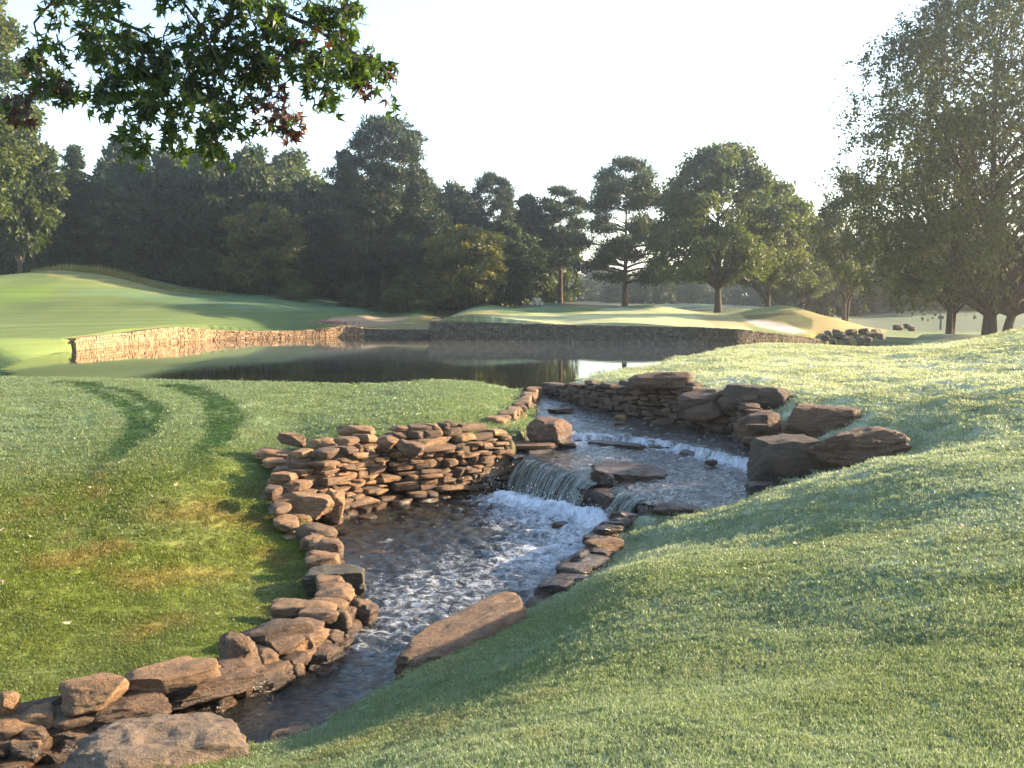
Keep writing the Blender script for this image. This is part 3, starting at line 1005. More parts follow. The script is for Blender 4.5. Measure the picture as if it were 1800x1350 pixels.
# right cluster above the shelf
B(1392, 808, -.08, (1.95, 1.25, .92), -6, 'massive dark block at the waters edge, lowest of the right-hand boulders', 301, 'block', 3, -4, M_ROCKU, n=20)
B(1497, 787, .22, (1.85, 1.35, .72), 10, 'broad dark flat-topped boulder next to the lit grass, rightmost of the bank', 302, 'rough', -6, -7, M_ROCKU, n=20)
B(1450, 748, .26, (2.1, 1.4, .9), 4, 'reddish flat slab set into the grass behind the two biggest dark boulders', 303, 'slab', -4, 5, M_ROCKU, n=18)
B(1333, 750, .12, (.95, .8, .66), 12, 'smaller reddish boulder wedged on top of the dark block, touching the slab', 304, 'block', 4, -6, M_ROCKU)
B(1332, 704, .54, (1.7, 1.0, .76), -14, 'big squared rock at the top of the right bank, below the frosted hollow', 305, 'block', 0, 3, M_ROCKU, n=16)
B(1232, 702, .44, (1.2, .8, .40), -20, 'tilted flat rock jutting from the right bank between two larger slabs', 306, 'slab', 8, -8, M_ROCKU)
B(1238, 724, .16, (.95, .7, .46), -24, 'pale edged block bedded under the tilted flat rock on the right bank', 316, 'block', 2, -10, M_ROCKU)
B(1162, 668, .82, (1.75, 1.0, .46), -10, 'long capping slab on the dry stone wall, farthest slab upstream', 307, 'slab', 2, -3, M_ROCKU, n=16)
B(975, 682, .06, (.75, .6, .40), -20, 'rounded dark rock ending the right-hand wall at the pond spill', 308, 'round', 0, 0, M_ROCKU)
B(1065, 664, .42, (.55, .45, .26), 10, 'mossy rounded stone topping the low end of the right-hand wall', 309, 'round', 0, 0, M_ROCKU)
B(1340, 856, -.42, (.6, .4, .2), 5, 'small flat wet rock between the dark block and the near grass', 317, 'slab', 0, 0, M_ROCKU)
B(1410, 855, -.36, (.8, .45, .2), 2, 'low flat stone under the dark boulders, partly under grass', 318, 'slab', 0, 0, M_ROCKU)
# island and ledge rocks
B(1104, 834, -.62, (1.6, 1.1, .36), -8, 'flat brown rock standing out of the water beside the waterfall lip', 320, 'slab', 0, 3, M_ROCKU, n=18)
B(1066, 862, -.88, (.46, .7, .76), 20, 'dark wet rock face between the two falls of water', 321, 'block', 0, 0, M_DARK)
B(1192, 897, -.70, (.9, .45, .26), -10, 'small brown rock at the grass tip beside the narrow waterfall', 322, 'slab', 0, 6, M_ROCKU)
B(1146, 905, -.86, (.5, .4, .36), 10, 'black wet stone directly below the narrow waterfall', 323, 'block', 0, 0, M_DARK)
B(966, 757, -.10, (1.15, .85, .62), 8, 'squared brown block at the end of the left wall, beside the creek', 324, 'slab', 0, 2, M_ROCKU, n=16)
B(912, 782, -.38, (1.75, .75, .14), 3, 'thin projecting stone ledge just above the left end of the waterfall', 325, 'slab', 0, 0, M_ROCK, n=14)
B(996, 782, -.44, (.45, .4, .16), 15, 'low wet stone at the foot of the squared block in the creek', 326, 'slab', 0, 0, M_ROCKU)
B(986, 722, -.18, (.75, .5, .16), 5, 'flat wet rock in the creek just below the pond spill', 327, 'slab', 0, 0, M_ROCKU)
B(1091, 735, -.24, (.33, .26, .2), 5, 'small brown stone perched on another in mid creek', 328, 'round', 0, 0, M_ROCK, n=8)
B(1090, 747, -.32, (.40, .3, .16), 0, 'small flat stone under the perched one in mid creek', 329, 'slab', 0, 0, M_ROCK, n=8)
B(1161, 746, -.32, (.58, .42, .24), -8, 'pale smooth stone alone in the creek left of the right-hand wall', 330, 'round', 0, 0, M_ROCK, n=10)
B(1250, 813, -.47, (.26, .22, .14), 10, 'tiny dark stone in the rippling shelf water near the dark block', 331, 'round', 0, 0, M_ROCKU, n=8)
B(1290, 805, -.46, (.45, .35, .22), 40, 'dark wet stone at the right end of the creek step', 332, 'block', 0, 0, M_DARK, n=8)
for k, (px, py) in enumerate(((1020, 778), (1065, 781), (1110, 783), (1160, 788), (1210, 797))):
    B(px, py + (k * 7) % 5 - 2, -.52 + .02 * (k % 3), (.40 + .17 * ((k * 3) % 4), .5, .16), -8 - 14 * (k % 3), ('dark wet stone at the left end of the creek step', 'second dark wet stone from the left along the creek step', 'dark wet stone in the middle of the creek step', 'fourth dark wet stone from the left along the creek step', 'dark wet stone at the right of the creek step near the big block')[k], 340 + k, 'slab', 0, 0, M_DARK, 'stones under the creek step', n=7)
B(985, 925, ZL - .01, (.34, .3, .16), 0, 'brown rock just breaking the white foam below the waterfall', 346, 'round', 0, 0, M_ROCK, n=8)
B(645, 910, ZL + .02, (.42, .3, .12), 10, 'flat low stone in the pool at the foot of the tall wall', 347, 'round', 0, 0, M_ROCK, n=8)
B(658, 972, ZL - .02, (.45, .3, .10), 0, 'barely submerged rock in the pool near the twin round boulders', 348, 'round', 0, 0, M_DARK, n=8)
# left bank, top to bottom
B(513, 772, .03, (.65, .40, .26), -6, 'black topped stone at the far left corner of the tall wall', 350, 'slab', 0, 8, M_ROCK)
B(568, 782, -.05, (.62, .48, .34), 4, 'pale rounded boulder on the left corner of the tall wall', 351, 'round', 0, 4, M_ROCK)
B(625, 757, .12, (.85, .5, .24), -8, 'long orange-brown capstone on the tall wall beside the pale boulder', 352, 'slab', 0, 5, M_ROCK)
B(678, 793 - 16, .0, (.55, .4, .30), 0, 'squared tan stone high in the tall wall, left of its middle', 353, 'block', 0, 0, M_ROCK)
B(722, 790, -.12, (.6, .4, .34), 0, 'tan wedge-shaped stone in the middle of the tall wall', 354, 'rough', 0, 14, M_ROCK)
B(482, 800, -.24, (.8, .6, .22), -10, 'flat stone on the lawn edge at the outer corner of the bank', 355, 'slab', 0, 6, M_ROCK)
B(493, 818, -.36, (.72, .55, .24), -6, 'pinkish flat stone second from the lawn corner, under another', 356, 'slab', 0, 4, M_ROCK)
B(512, 835, -.5, (.75, .6, .38), 8, 'mossy slanting stone above the big pale boulder on the left bank', 357, 'rough', 0, 10, M_ROCK)
B(491, 855, -.6, (.50, .45, .42), 0, 'greyish round boulder at the grass edge, left of the mossy stone', 358, 'round', 0, 0, M_ROCK)
B(510, 862, -.66, (.34, .3, .3), 0, 'small squared stone wedged in front of the greyish round boulder', 359, 'block', 0, 0, M_ROCK)
B(536, 888, -.78, (1.0, .65, .42), -4, 'big pale flat-topped boulder, largest on the left bank', 360, 'block', 0, 3, M_ROCK, n=18)
B(583, 893, -.95, (.42, .5, .75), 15, 'tall leaning brown slab against the big pale boulder', 361, 'block', 8, 14, M_ROCK)
B(527, 915, -.98, (.45, .38, .26), 0, 'small buff boulder tucked under the big pale one at the grass', 362, 'round', 0, 0, M_ROCK)
B(558, 937, -1.0, (.72, .5, .34), -6, 'grey rounded boulder with a dark top, above the twin boulders', 363, 'round', 0, 4, M_ROCK)
B(552, 957, -1.05, (.48, .4, .26), 10, 'half buried tan boulder behind the smooth round one', 364, 'round', 0, 0, M_ROCK)
B(578, 969, -1.06, (.5, .46, .42), 0, 'smooth round orange boulder by the pool, at the turn of the bank', 365, 'round', 0, 0, M_ROCK)
B(588, 1020, -1.13, (.92, .95, .40), 8, 'black mossy slab jutting square into the pool from the left bank', 366, 'slab', -4, -2, rock_material('mossy_slab', [(.06, .055, .04)] * 4, None, .8), n=18)
B(518, 1072, -1.02, (.62, .5, .24), 6, 'dark grey flat stone behind the mossy one above the water', 367, 'slab', 0, 0, M_ROCK)
B(565, 1074, -1.07, (.42, .4, .34), 0, 'mossy yellow-green rounded stone near the black slab', 368, 'round', 0, 0, M_ROCK)
B(637, 1076, -1.2, (.42, .35, .34), -15, 'knobbly pale boulder standing in the water at the bank point', 369, 'rough', 0, 0, M_ROCK)
B(602, 1100, -1.15, (.26, .26, .42), 10, 'upright egg-shaped stone beside the bank point', 370, 'round', 0, -10, M_ROCK, n=10)
B(601, 1066, -1.06, (.17, .17, .17), 0, 'small ball-shaped stone on top of the upright one', 371, 'round', 0, 0, M_ROCK, n=8)
B(487, 1115, -.98, (.88, .62, .32), 14, 'large buff slab with hollows on top, lying over the tilted bar of stone', 372, 'block', 0, -4, M_ROCK, n=18)
B(532, 1134, -1.08, (.95, .26, .24), 48, 'long tilted square-edged bar of tan stone above the water', 373, 'slab', 0, -9, M_ROCK, n=14)
B(553, 1147, -1.16, (.52, .16, .09), 46, 'thin flat strip of stone beneath the tan bar', 374, 'slab', 0, -7, M_ROCK, n=10)
B(572, 1158, -1.25, (.5, .45, .30), 10, 'dark brown rounded stone low in the water under the thin strip', 375, 'round', 0, 0, M_ROCK)
B(584, 1126, -1.2, (.3, .25, .28), 0, 'reddish stone between the bar and the upright egg-shaped stone', 376, 'round', 0, 0, M_ROCK, n=9)
B(417, 1143, -.92, (.5, .42, .36), -30, 'grey boulder with a pale crest sitting on the grass edge', 377, 'rough', 8, 10, M_ROCK, n=14)
B(474, 1194, -1.2, (.60, .34, .30), 22, 'bumpy tan boulder at the water line below the hollowed slab', 378, 'rough', 0, -6, M_ROCK, n=14)
B(521, 1180, -1.22, (.2, .18, .2), 22, 'small brown stone at the right tip of the bumpy tan boulder', 380, 'round', 0, 0, M_ROCK, n=8)
B(425, 1214, -1.24, (.24, .2, .17), 10, 'small rounded cobble by the water, right one of a pair', 381, 'round', 0, 0, M_ROCK, n=8)
B(399, 1214, -1.24, (.21, .2, .17), 10, 'small rounded cobble by the water, left one of a pair', 382, 'round', 0, 0, M_ROCK, n=8)
B(298, 1188, -.84, (.98, .46, .20), 28, 'long pale pointed slab lying on top of the near left bank', 383, 'slab', 4, -5, M_ROCK, n=18)
B(168, 1215, -.82, (.66, .5, .30), 24, 'thick angular brown slab left of the long pale pointed one', 384, 'block', 2, -3, M_ROCK, n=16)
B(365, 1206, -1.06, (1.05, .5, .24), 33, 'rough brown shelf of rock under the long pale pointed slab', 385, 'rough', 0, -3, M_ROCK, n=18)
B(207, 1250, -1.05, (1.02, .5, .26), 20, 'rough ledge of rock under the thick angular slab', 386, 'rough', 0, -4, M_ROCK, n=18)
B(118, 1285, -1.16, (.6, .4, .26), 20, 'greenish wet block below the rough ledge at the near corner', 387, 'block', 0, 0, M_ROCK)
B(14, 1237, -.86, (.22, .22, .24), 0, 'small egg-shaped boulder alone on the grass at the near left', 388, 'round', 0, 0, M_ROCK, n=10)
B(52, 1250, -.98, (.66, .42, .10), 34, 'thin orange flagstone leaning at the near left corner', 389, 'slab', 8, -4, M_ROCK)
B(20, 1272, -1.02, (.6, .45, .14), 20, 'broad orange flagstone at the very edge of the near left bank', 390, 'slab', 0, 0, M_ROCK)
B(62, 1291, -1.08, (.26, .22, .16), 10, 'small knobbly tan stone at the end of the flagstone', 391, 'rough', 0, 0, M_ROCK, n=9)
B(45, 1318, -1.18, (.3, .26, .22), 10, 'lowest orange stone at the near left corner of the water', 392, 'block', 0, 0, M_ROCK, n=9)
B(12, 1305, -1.12, (.3, .24, .14), 10, 'flat orange stone between the flagstone and the lowest one', 393, 'slab', 0, 0, M_ROCK, n=9)
# near right bank
B(838, 1130, -1.02, (2.4, .80, .60), 57, 'long thick pitted sandstone slab edging the pool on the right', 410, 'slab', 3, -3, M_ROCK, n=26)
B(745, 1178, -1.32, (.34, .5, .5), 50, 'dark wet stone under the near end of the long pitted slab', 401, 'block', 0, 0, M_DARK)
B(290, 1352, -1.10, (1.66, 1.4, .66), 12, 'large rough grey-brown boulder at the bottom left, in the near foreground', 402, 'rough', 0, 2, rock_material('lichen_rock', [(.14, .105, .075)] * 4, None, .5), n=44)
B(515, 1298, -1.16, (.5, .26, .16), 24, 'small reddish rock at the grass edge right of the large rough boulder', 403, 'rough', 0, 0, M_ROCK, n=10)
B(968, 1046, -1.1, (.34, .26, .22), 30, 'little dark stone at the far end of the long pitted slab', 404, 'round', 0, 0, M_ROCKU, n=8)
B(1062, 962, -.98, (.62, .42, .30), 40, 'orange-brown rock in the grass edge under the narrow waterfall', 405, 'block', 0, 0, M_ROCK)
B(1022, 985, -1.05, (.4, .3, .3), 60, 'dark wet stone at the grass edge right of the foam', 406, 'block', 0, 0, M_DARK, n=9)

# a bare twig snagged in the pool
b = atz(785, 1082, ZL)
tw = [(b + np.array((0, 0, -.1)), .008), (b + np.array((.03, 0, .06)), .008), (b + np.array((.10, .02, .17)), .006), (b + np.array((.17, .02, .22)), .004)]
V, F = tubes([(np.array([q for q, r in tw]), [r for q, r in tw]), (np.array([tw[2][0], tw[2][0] + (.12, 0, .02)]), [.004, .003])])
mk = NT('wet_twig'); M_TWIG = mk.done(mk.pbsdf((.03, .022, .015), .5))
obj('twig', mesh_np('twig', V, F), M_TWIG, label='thin dark twig sticking out of the pool near the pitted slab', cat='twig')

# ------------------------------------------------------------------ retaining walls of the pond
def pond_wall(path, ztop, mat, seed, label, sz=(.14, .36), lay=(.11, .19), side=1, cap=True):
    rng = np.random.default_rng(seed)
    path = np.array(path)
    root = empty('retaining_wall', (*path[0], 0), label, 'wall')
    off = np.array((*path[0], 0))
    seg = np.linalg.norm(np.diff(path, axis=0), axis=1); tot = seg.sum()
    n = int(tot / .5)
    ts = np.linspace(0, 1, n)
    P = polyline_at(path, ts)
    T = np.gradient(P, axis=0); T /= np.linalg.norm(T, axis=1)[:, None]
    N = np.stack([-T[:, 1], T[:, 0]], 1) * side          # into the bank
    zt = np.array([ztop(t) for t in ts])
    def col_(d, z):
        Q = P + N * d
        return np.stack([Q[:, 0], Q[:, 1], z], 1)
    rows = [col_(.02, np.full(n, -.9)), col_(.06, zt - .04), col_(.8, zt - .04), col_(.8, np.full(n, -.9))]
    V = np.vstack(rows) - off
    i = np.arange(n - 1)
    F = np.vstack([np.stack([i + a * n, i + 1 + a * n, i + 1 + b * n, i + b * n], 1) for a, b in ((0, 1), (1, 2), (2, 3))] + [np.array([(0, n, 2 * n, 3 * n), (n - 1, 4 * n - 1, 3 * n - 1, 2 * n - 1)])])
    obj('core', mesh_np('core', V, F, None, False), mat, root)
    cube = np.array([(x, y, z) for x in (-1, 1) for y in (-1, 1) for z in (-1, 1)], float)
    cf = np.array([(0, 1, 3, 2), (4, 6, 7, 5), (0, 4, 5, 1), (2, 3, 7, 6), (0, 2, 6, 4), (1, 5, 7, 3)])
    Vs, Fs, tn = [], [], []
    def put(c, e, L, D, H):
        q = cube * (L / 2, D / 2, H / 2) * (1 - .18 * rng.random((8, 3)))
        a = math.atan2(e[1], e[0]) + rng.normal(0, .05)
        ca, sa = math.cos(a), math.sin(a)
        q = np.stack([q[:, 0] * ca - q[:, 1] * sa, q[:, 0] * sa + q[:, 1] * ca, q[:, 2]], 1) + c - off
        Fs.append(cf + 8 * len(Vs)); Vs.append(q); tn.append(rng.random())
    z = -.15
    while z < zt.max():
        h = rng.uniform(*lay); s = -rng.random() * .3
        while s < tot:
            L = rng.uniform(*sz)
            t = np.clip((s + L / 2) / tot, 0, 1)
            if z + h * .5 < ztop(t):
                c = polyline_at(path, np.array([t]))[0]
                k = int(t * (n - 1))
                hh = min(h, ztop(t) - z)
                put(np.array((*(c + N[k] * (.05 + rng.normal(0, .012))), z + hh / 2)), T[k], L * .96, .2, hh * .95)
            s += L
        z += h
    V = np.vstack(Vs); F = np.vstack(Fs)
    obj('stone_facing', mesh_np('stone_facing', V, F, {'tone': ('FLOAT', 'FACE', np.repeat(tn, 6))}, False), mat, root, kind='stuff')
    if cap:
        Vs, Fs, tn = [], [], []
        s = 0
        while s < tot:
            L = rng.uniform(.35, .7); t = np.clip((s + L / 2) / tot, 0, 1)
            c = polyline_at(path, np.array([t]))[0]; k = int(t * (n - 1))
            put(np.array((*(c + N[k] * .34), ztop(t) + .03)), T[k], L * 1.0, .86, .12)
            s += L
        obj('coping', mesh_np('coping', np.vstack(Vs), np.vstack(Fs), {'tone': ('FLOAT', 'FACE', np.repeat(tn, 6))}, False), mat, root, kind='stuff')
    return root


def tone_mat(m_src, name):
    """adds stone-to-stone variation from the face attribute"""
    m = m_src.copy(); m.name = name
    t = m.node_tree
    pb = [n for n in t.nodes if n.type == 'BSDF_PRINCIPLED'][0]
    src = pb.inputs['Base Color'].links[0].from_socket
    at = t.nodes.new('ShaderNodeAttribute'); at.attribute_name = 'tone'
    rp = t.nodes.new('ShaderNodeValToRGB')
    rp.color_ramp.elements[0].color = (.6, .56, .52, 1); rp.color_ramp.elements[1].color = (1.3, 1.28, 1.2, 1)
    mx = t.nodes.new('ShaderNodeMix'); mx.data_type = 'RGBA'; mx.blend_type = 'MULTIPLY'; mx.inputs[0].default_value = 1
    t.links.new(at.outputs['Fac'], rp.inputs[0]); t.links.new(src, mx.inputs[6]); t.links.new(rp.outputs[0], mx.inputs[7]); t.links.new(mx.outputs[2], pb.inputs['Base Color'])
    return m


M_WALLF2 = tone_mat(M_WALLF, 'wall_sandstone_faced'); M_WALLD2 = tone_mat(M_WALLD, 'shaded_wall_faced')


def top_of(pts):
    """height profile from (px, py base on the water, py top)"""
    P = np.array([atz(a, b, 0)[:2] for a, b, c in pts])
    Z = [aty(a, c, p[1])[2] for (a, b, c), p in zip(pts, P)]
    d = np.concatenate([[0], np.cumsum(np.linalg.norm(np.diff(P, axis=0), axis=1))]); d /= d[-1]
    return P, (lambda t: float(np.interp(t, d, Z)))


P, f = top_of([(134, 617, 598), (180, 612, 592), (230, 607, 587), (270, 604, 581), (312, 601, 577), (345, 599.5, 579), (375, 598, 582), (443, 596, 585), (530, 594, 583), (575, 593, 579), (610, 592, 574), (640, 592, 579)])
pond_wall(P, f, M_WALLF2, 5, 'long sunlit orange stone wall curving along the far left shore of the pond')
a = atz(134, 617, 0)
#pond_wall([(a[0] - 1.0, a[1] + .5), (a[0], a[1])], ip([(0, .85), (1, 1.0)]), M_WALLF2, 6, 'short shaded end return of the sunlit wall at the left tip of the pond', cap=False)
P, f = top_of([(640, 592, 579), (700, 592.5, 581), (752, 593, 581)])
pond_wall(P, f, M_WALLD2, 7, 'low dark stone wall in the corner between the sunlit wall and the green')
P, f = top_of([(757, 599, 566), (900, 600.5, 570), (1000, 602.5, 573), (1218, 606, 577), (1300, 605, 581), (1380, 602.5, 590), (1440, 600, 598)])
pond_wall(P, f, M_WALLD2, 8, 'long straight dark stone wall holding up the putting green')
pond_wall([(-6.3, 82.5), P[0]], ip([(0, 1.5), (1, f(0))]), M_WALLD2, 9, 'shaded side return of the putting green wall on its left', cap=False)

# tumbled blocks where the far stream comes in
rng = np.random.default_rng(4)
for k, (px, py, w) in enumerate(((1456, 588, .7), (1482, 592, .6), (1512, 598, .8), (1526, 597, .6), (1490, 603, .7), (1548, 591, .8), (1450, 594, .9), (1463, 600, .7), (1475, 590, 1.2), (1488, 597, .8), (1497, 584, 1.3), (1508, 592, 1.0), (1518, 583, 1.2), (1530, 590, 1.0), (1470, 583, .9), (1540, 584, 1.1))):
    z = float(np.interp(py, [580, 600], [.85, .15]))
    B(px, py, z, (w * .62, .6, rng.uniform(.3, .5)), rng.uniform(-40, 40), 'squared tan block in the tumble of rocks at the far inlet of the pond', 420 + k, 'slab', rng.uniform(-14, 14), rng.uniform(-14, 14), M_WALLD, 'blocks at the far inlet', n=7)

# ------------------------------------------------------------------ foliage materials
def leaf_mat(name, c0, c1, trans=.35, hue=.32, rough=.55):
    m = NT(name)
    v = m.attr('tone').outputs['Fac']
    oi = m.n('ObjectInfo').outputs['Random']
    c = m.mix(v, c0, c1)
    c = m.mix(1.0, c, m.ramp(oi, [(0, (1 - hue, 1 - hue * .8, 1 - hue)), (1, (1 + hue, 1 + hue * .7, 1))]), 'MULTIPLY')
    d = m.pbsdf(c, rough, .35)
    t = m.n('BsdfTranslucent')
    m.l(m.mix(1.0, c, (1.5, 1.5, .7), 'MULTIPLY'), t.inputs['Color'])
    mx = m.n('MixShader'); mx.inputs[0].default_value = trans
    m.l(d, mx.inputs[1]); m.l(t.outputs[0], mx.inputs[2])
    return m.done(mx.outputs[0])


def bark_mat(name, c):
    m = NT(name)
    pos = m.n('TexCoord').outputs['Object']
    mp = m.n('Mapping'); mp.inputs['Scale'].default_value = (6, 6, 1.2)
    m.l(pos, mp.inputs[0])
    n = m.noise(2.5, 5, .7, mp.outputs[0])
    cc = m.mix(1.0, c, m.ramp(n, [(.3, (.5, .5, .5)), (.7, (1.35, 1.3, 1.25))]), 'MULTIPLY')
    return m.done(m.pbsdf(cc, .9, .2, m.bump(n, .8, .06)))


L_FOREST = leaf_mat('forest_leaves', (.022, .042, .014), (.060, .085, .026), .28)
L_CONE = leaf_mat('conifer_leaves', (.020, .040, .018), (.050, .080, .032), .22)
L_PINE = leaf_mat('pine_needles', (.022, .038, .016), (.058, .080, .034), .22)
L_OAK = leaf_mat('oak_leaves', (.040, .062, .020), (.105, .125, .042), .40)
L_YEL = leaf_mat('yellowing_leaves', (.06, .072, .018), (.155, .145, .035), .38)
L_BIRCH = leaf_mat('birch_leaves', (.030, .046, .015), (.085, .10, .035), .40)
L_FARL = leaf_mat('far_leaves', (.035, .05, .025), (.08, .10, .045), .3)
L_GUM = leaf_mat('sweetgum_leaves', (.016, .034, .006), (.055, .095, .012), .45, .2, .4)
L_GUMD = leaf_mat('withered_leaves', (.03, .012, .010), (.075, .028, .018), .3, .2, .5)
BK_GREY = bark_mat('grey_bark', (.085, .07, .055))
BK_PINE = bark_mat('pine_bark', (.10, .065, .045))
BK_DARK = bark_mat('dark_bark', (.045, .036, .03))


def cards(cent, size, rng, asp=.55, droop=0.0, upb=0.0):
    """one leaf (four-cornered, folded on its rib) per centre"""
    n = len(cent)
    a = rng.normal(size=(n, 3)); a[:, 2] -= droop; a[:, 2] += upb
    a /= np.linalg.norm(a, axis=1)[:, None]
    b = np.cross(a, rng.normal(size=(n, 3))); b /= np.linalg.norm(b, axis=1)[:, None] + 1e-9
    nn = np.cross(a, b)
    L = size * rng.uniform(.7, 1.3, n)[:, None]
    Wd = L * asp * .5
    v = np.stack([cent, cent + a * L * .5 + b * Wd + nn * L * .10, cent + a * L, cent + a * L * .5 - b * Wd + nn * L * .10], 1)
    return v.reshape(-1, 3), np.arange(4 * n).reshape(n, 4)


def profile(kind):
    P = {'round': [(0, .35), (.12, .75), (.3, 1), (.55, .98), (.75, .8), (.9, .48), (1, .12)],
         'oak': [(0, .45), (.1, .85), (.28, 1), (.5, .95), (.7, .78), (.88, .5), (1, .15)],
         'skirt': [(0, .6), (.08, .92), (.22, 1), (.48, .96), (.7, .8), (.88, .52), (1, .15)],
         'tall': [(0, .5), (.15, .8), (.4, 1), (.65, .85), (.85, .55), (1, .1)],
         'cone': [(0, .8), (.1, 1), (.35, .8), (.6, .52), (.8, .28), (1, .03)],
         'pine': [(0, .55), (.2, .9), (.4, 1), (.6, .85), (.8, .72), (.92, .5), (1, .12)],
         'bush': [(0, .9), (.3, 1), (.6, .85), (.85, .5), (1, .1)]}[kind]
    a = [p[0] for p in P]; b = [p[1] for p in P]
    return lambda t: np.interp(t, a, b)


TREES = {}


def tree_meshes(key, H, Rc, zb, rt, seed, prof='round', NC=130, NL=120, leaf=.3, asp=.6, flat=.75, droop=.2, stems=((0, 0),), lobes=.35, rc=.2, sprays=False, up=0.0, limbs=46, hollow=.25, fork=.35):
    """returns (trunk mesh, crown mesh) of a tree H tall whose crown starts at zb"""
    rng = np.random.default_rng(seed)
    pf = profile(prof)
    t = rng.random(NC * 3) ** .9
    ang = rng.random(NC * 3) * 2 * math.pi
    rad = pf(t)
    keep = rng.random(NC * 3) < (.42 + .58 * rad)
    t, ang, rad = t[keep][:NC], ang[keep][:NC], rad[keep][:NC]
    lob = 1 + lobes * (fbm2(np.cos(ang) * 1.6 + 5 + t * 2, np.sin(ang) * 1.6 + t * 3.2, 2, seed) - .5) * 2
    k = np.sqrt(hollow + (1 - hollow) * rng.random(len(t)))
    r = Rc * rad * lob * k
    Cc = np.stack([np.cos(ang) * r, np.sin(ang) * r, zb + t * (H - zb) * (1 + .06 * (lob - 1))], 1)
    paths = []
    trunks = []
    for q, (sx, sy) in enumerate(stems):
        zt = H * (.80 if q == 0 else .66)
        zz = np.linspace(-.4, zt, 12)
        lean = np.array((sx, sy)) * Rc * .35
        wob = np.cumsum(rng.normal(0, .012 * H / 12, (12, 2)), 0)
        base = np.array((sx, sy)) * rt * 1.5
        xy = base + wob + lean * ((zz / zt).clip(0) ** 1.2)[:, None]
        rr_ = rt * (1.0 if q == 0 else .7) * (1 - .88 * (zz / zt).clip(0, 1) ** .9)
        rr_[0] *= 1.35; rr_[1] *= 1.1
        tr = np.column_stack([xy, zz]); trunks.append((tr, rr_))
        paths.append((tr, rr_))
    sel = rng.permutation(len(Cc))[:limbs]
    for c in Cc[sel]:
        tr, rr_ = trunks[rng.integers(len(trunks))] if len(trunks) > 1 else trunks[0]
        d = math.hypot(c[0], c[1])
        z0 = np.clip(c[2] - d * rng.uniform(.5, 1.1) * (1 if prof != 'pine' else .15), max(zb * fork if prof != 'pine' else zb * .9, H * .05), H * .78)
        p0 = np.array([np.interp(z0, tr[:, 2], tr[:, a]) for a in range(3)])
        r0 = float(np.interp(z0, tr[:, 2], rr_)) * .55
        mid = (p0 + c) / 2 + np.array((0, 0, .12 * d)) + rng.normal(0, .05 * d + .02, 3)
        s = np.linspace(0, 1, 7)[:, None]
        pts = p0 * (1 - s) ** 2 + 2 * mid * s * (1 - s) + c * s ** 2
        paths.append((pts, r0 * (1 - .85 * s[:, 0]) + .012))
    V, F = tubes(paths, 7)
    tm = mesh_np('trunk', V, F)
    cents, tone = [], []
    for c in Cc:
        s = Rc * rc * rng.uniform(.65, 1.35)
        n = max(6, int(NL * (s / (Rc * rc)) ** 2 * rng.uniform(.7, 1.2)))
        if sprays:
            m_ = max(2, n // 14)
            dirs = rng.normal(size=(m_, 3)); dirs[:, 2] = abs(dirs[:, 2]) * .3
            o = dirs / np.linalg.norm(dirs, axis=1)[:, None] * s * rng.random((m_, 1)) * 1.1
            ln = rng.uniform(.5, 1.3, m_) * s * 1.25
            u = rng.random((m_, 14))
            pts = c + o[:, None, :] + (o[:, None, :] * .7 * u[..., None]) + np.stack([np.zeros_like(u), np.zeros_like(u), -(u ** 1.5) * ln[:, None]], -1) + rng.normal(0, .07, (m_, 14, 3))
            pts = pts.reshape(-1, 3)
        else:
            g = rng.normal(size=(n, 3)); g /= np.linalg.norm(g, axis=1)[:, None]
            g *= (rng.random((n, 1)) ** .45)
            pts = c + g * s * np.array((1, 1, flat))
        cents.append(pts)
        tone.append(np.clip(rng.normal(.40, .22) + rng.normal(0, .2, len(pts)), 0, 1))
    cents = np.vstack(cents); tone = np.concatenate(tone)
    V, F = cards(cents, leaf, rng, asp, droop, up)
    cm = mesh_np('crown', V, F, {'tone': ('FLOAT', 'FACE', tone)}, False)
    TREES[key] = (tm, cm, H)
    return tm, cm


def plant(key, x, y, z, sH=1.0, sR=1.0, rot=0.0, label='', group=None, leaf=None, bark=None, name='tree', cat='tree'):
    tm, cm, H = TREES[key]
    k = (key, leaf.name if leaf else '')
    if k not in TREES:
        t2, c2 = tm.copy(), cm.copy()
        t2.materials.append(bark or BK_GREY); c2.materials.append(leaf or L_FOREST)
        TREES[k] = (t2, c2)
    t2, c2 = TREES[k]
    root = empty(name, (x, y, z), label, cat, group)
    root.rotation_euler = (0, 0, rot)
    root.scale = (sR, sR, sH)
    obj('trunk', t2, None, root)
    obj('crown', c2, None, root)
    return root


tree_meshes('hard', 18, 4.6, 3.5, .26, 11, 'tall', 150, 85, .62, .6, .8)
tree_meshes('hard2', 16, 5.2, 2.6, .26, 12, 'round', 150, 85, .62, .6, .75)
tree_meshes('hard3', 18, 4.2, 5.0, .22, 13, 'tall', 140, 80, .60, .6, .85, lobes=.5)
tree_meshes('cone', 18, 3.4, 2.0, .22, 14, 'cone', 200, 60, .52, .45, .6, .1, lobes=.25, rc=.17)
tree_meshes('pine', 18, 4.3, 6.0, .24, 15, 'pine', 110, 150, .62, .24, .45, -.2, lobes=.6, rc=.24, up=.5, limbs=60)
tree_meshes('pineb', 20, 5.6, 3.0, .30, 16, 'pine', 230, 140, .62, .24, .6, -.2, lobes=.35, rc=.17, up=.5, limbs=60)
tree_meshes('bush', 4, 2.6, .1, .06, 17, 'bush', 60, 80, .32, .6, .8, limbs=14)
tree_meshes('soft', 11, 4.2, 1.2, .18, 18, 'round', 130, 85, .52, .5, .7, .3, stems=((0, 0), (.6, .2), (-.6, 0)))
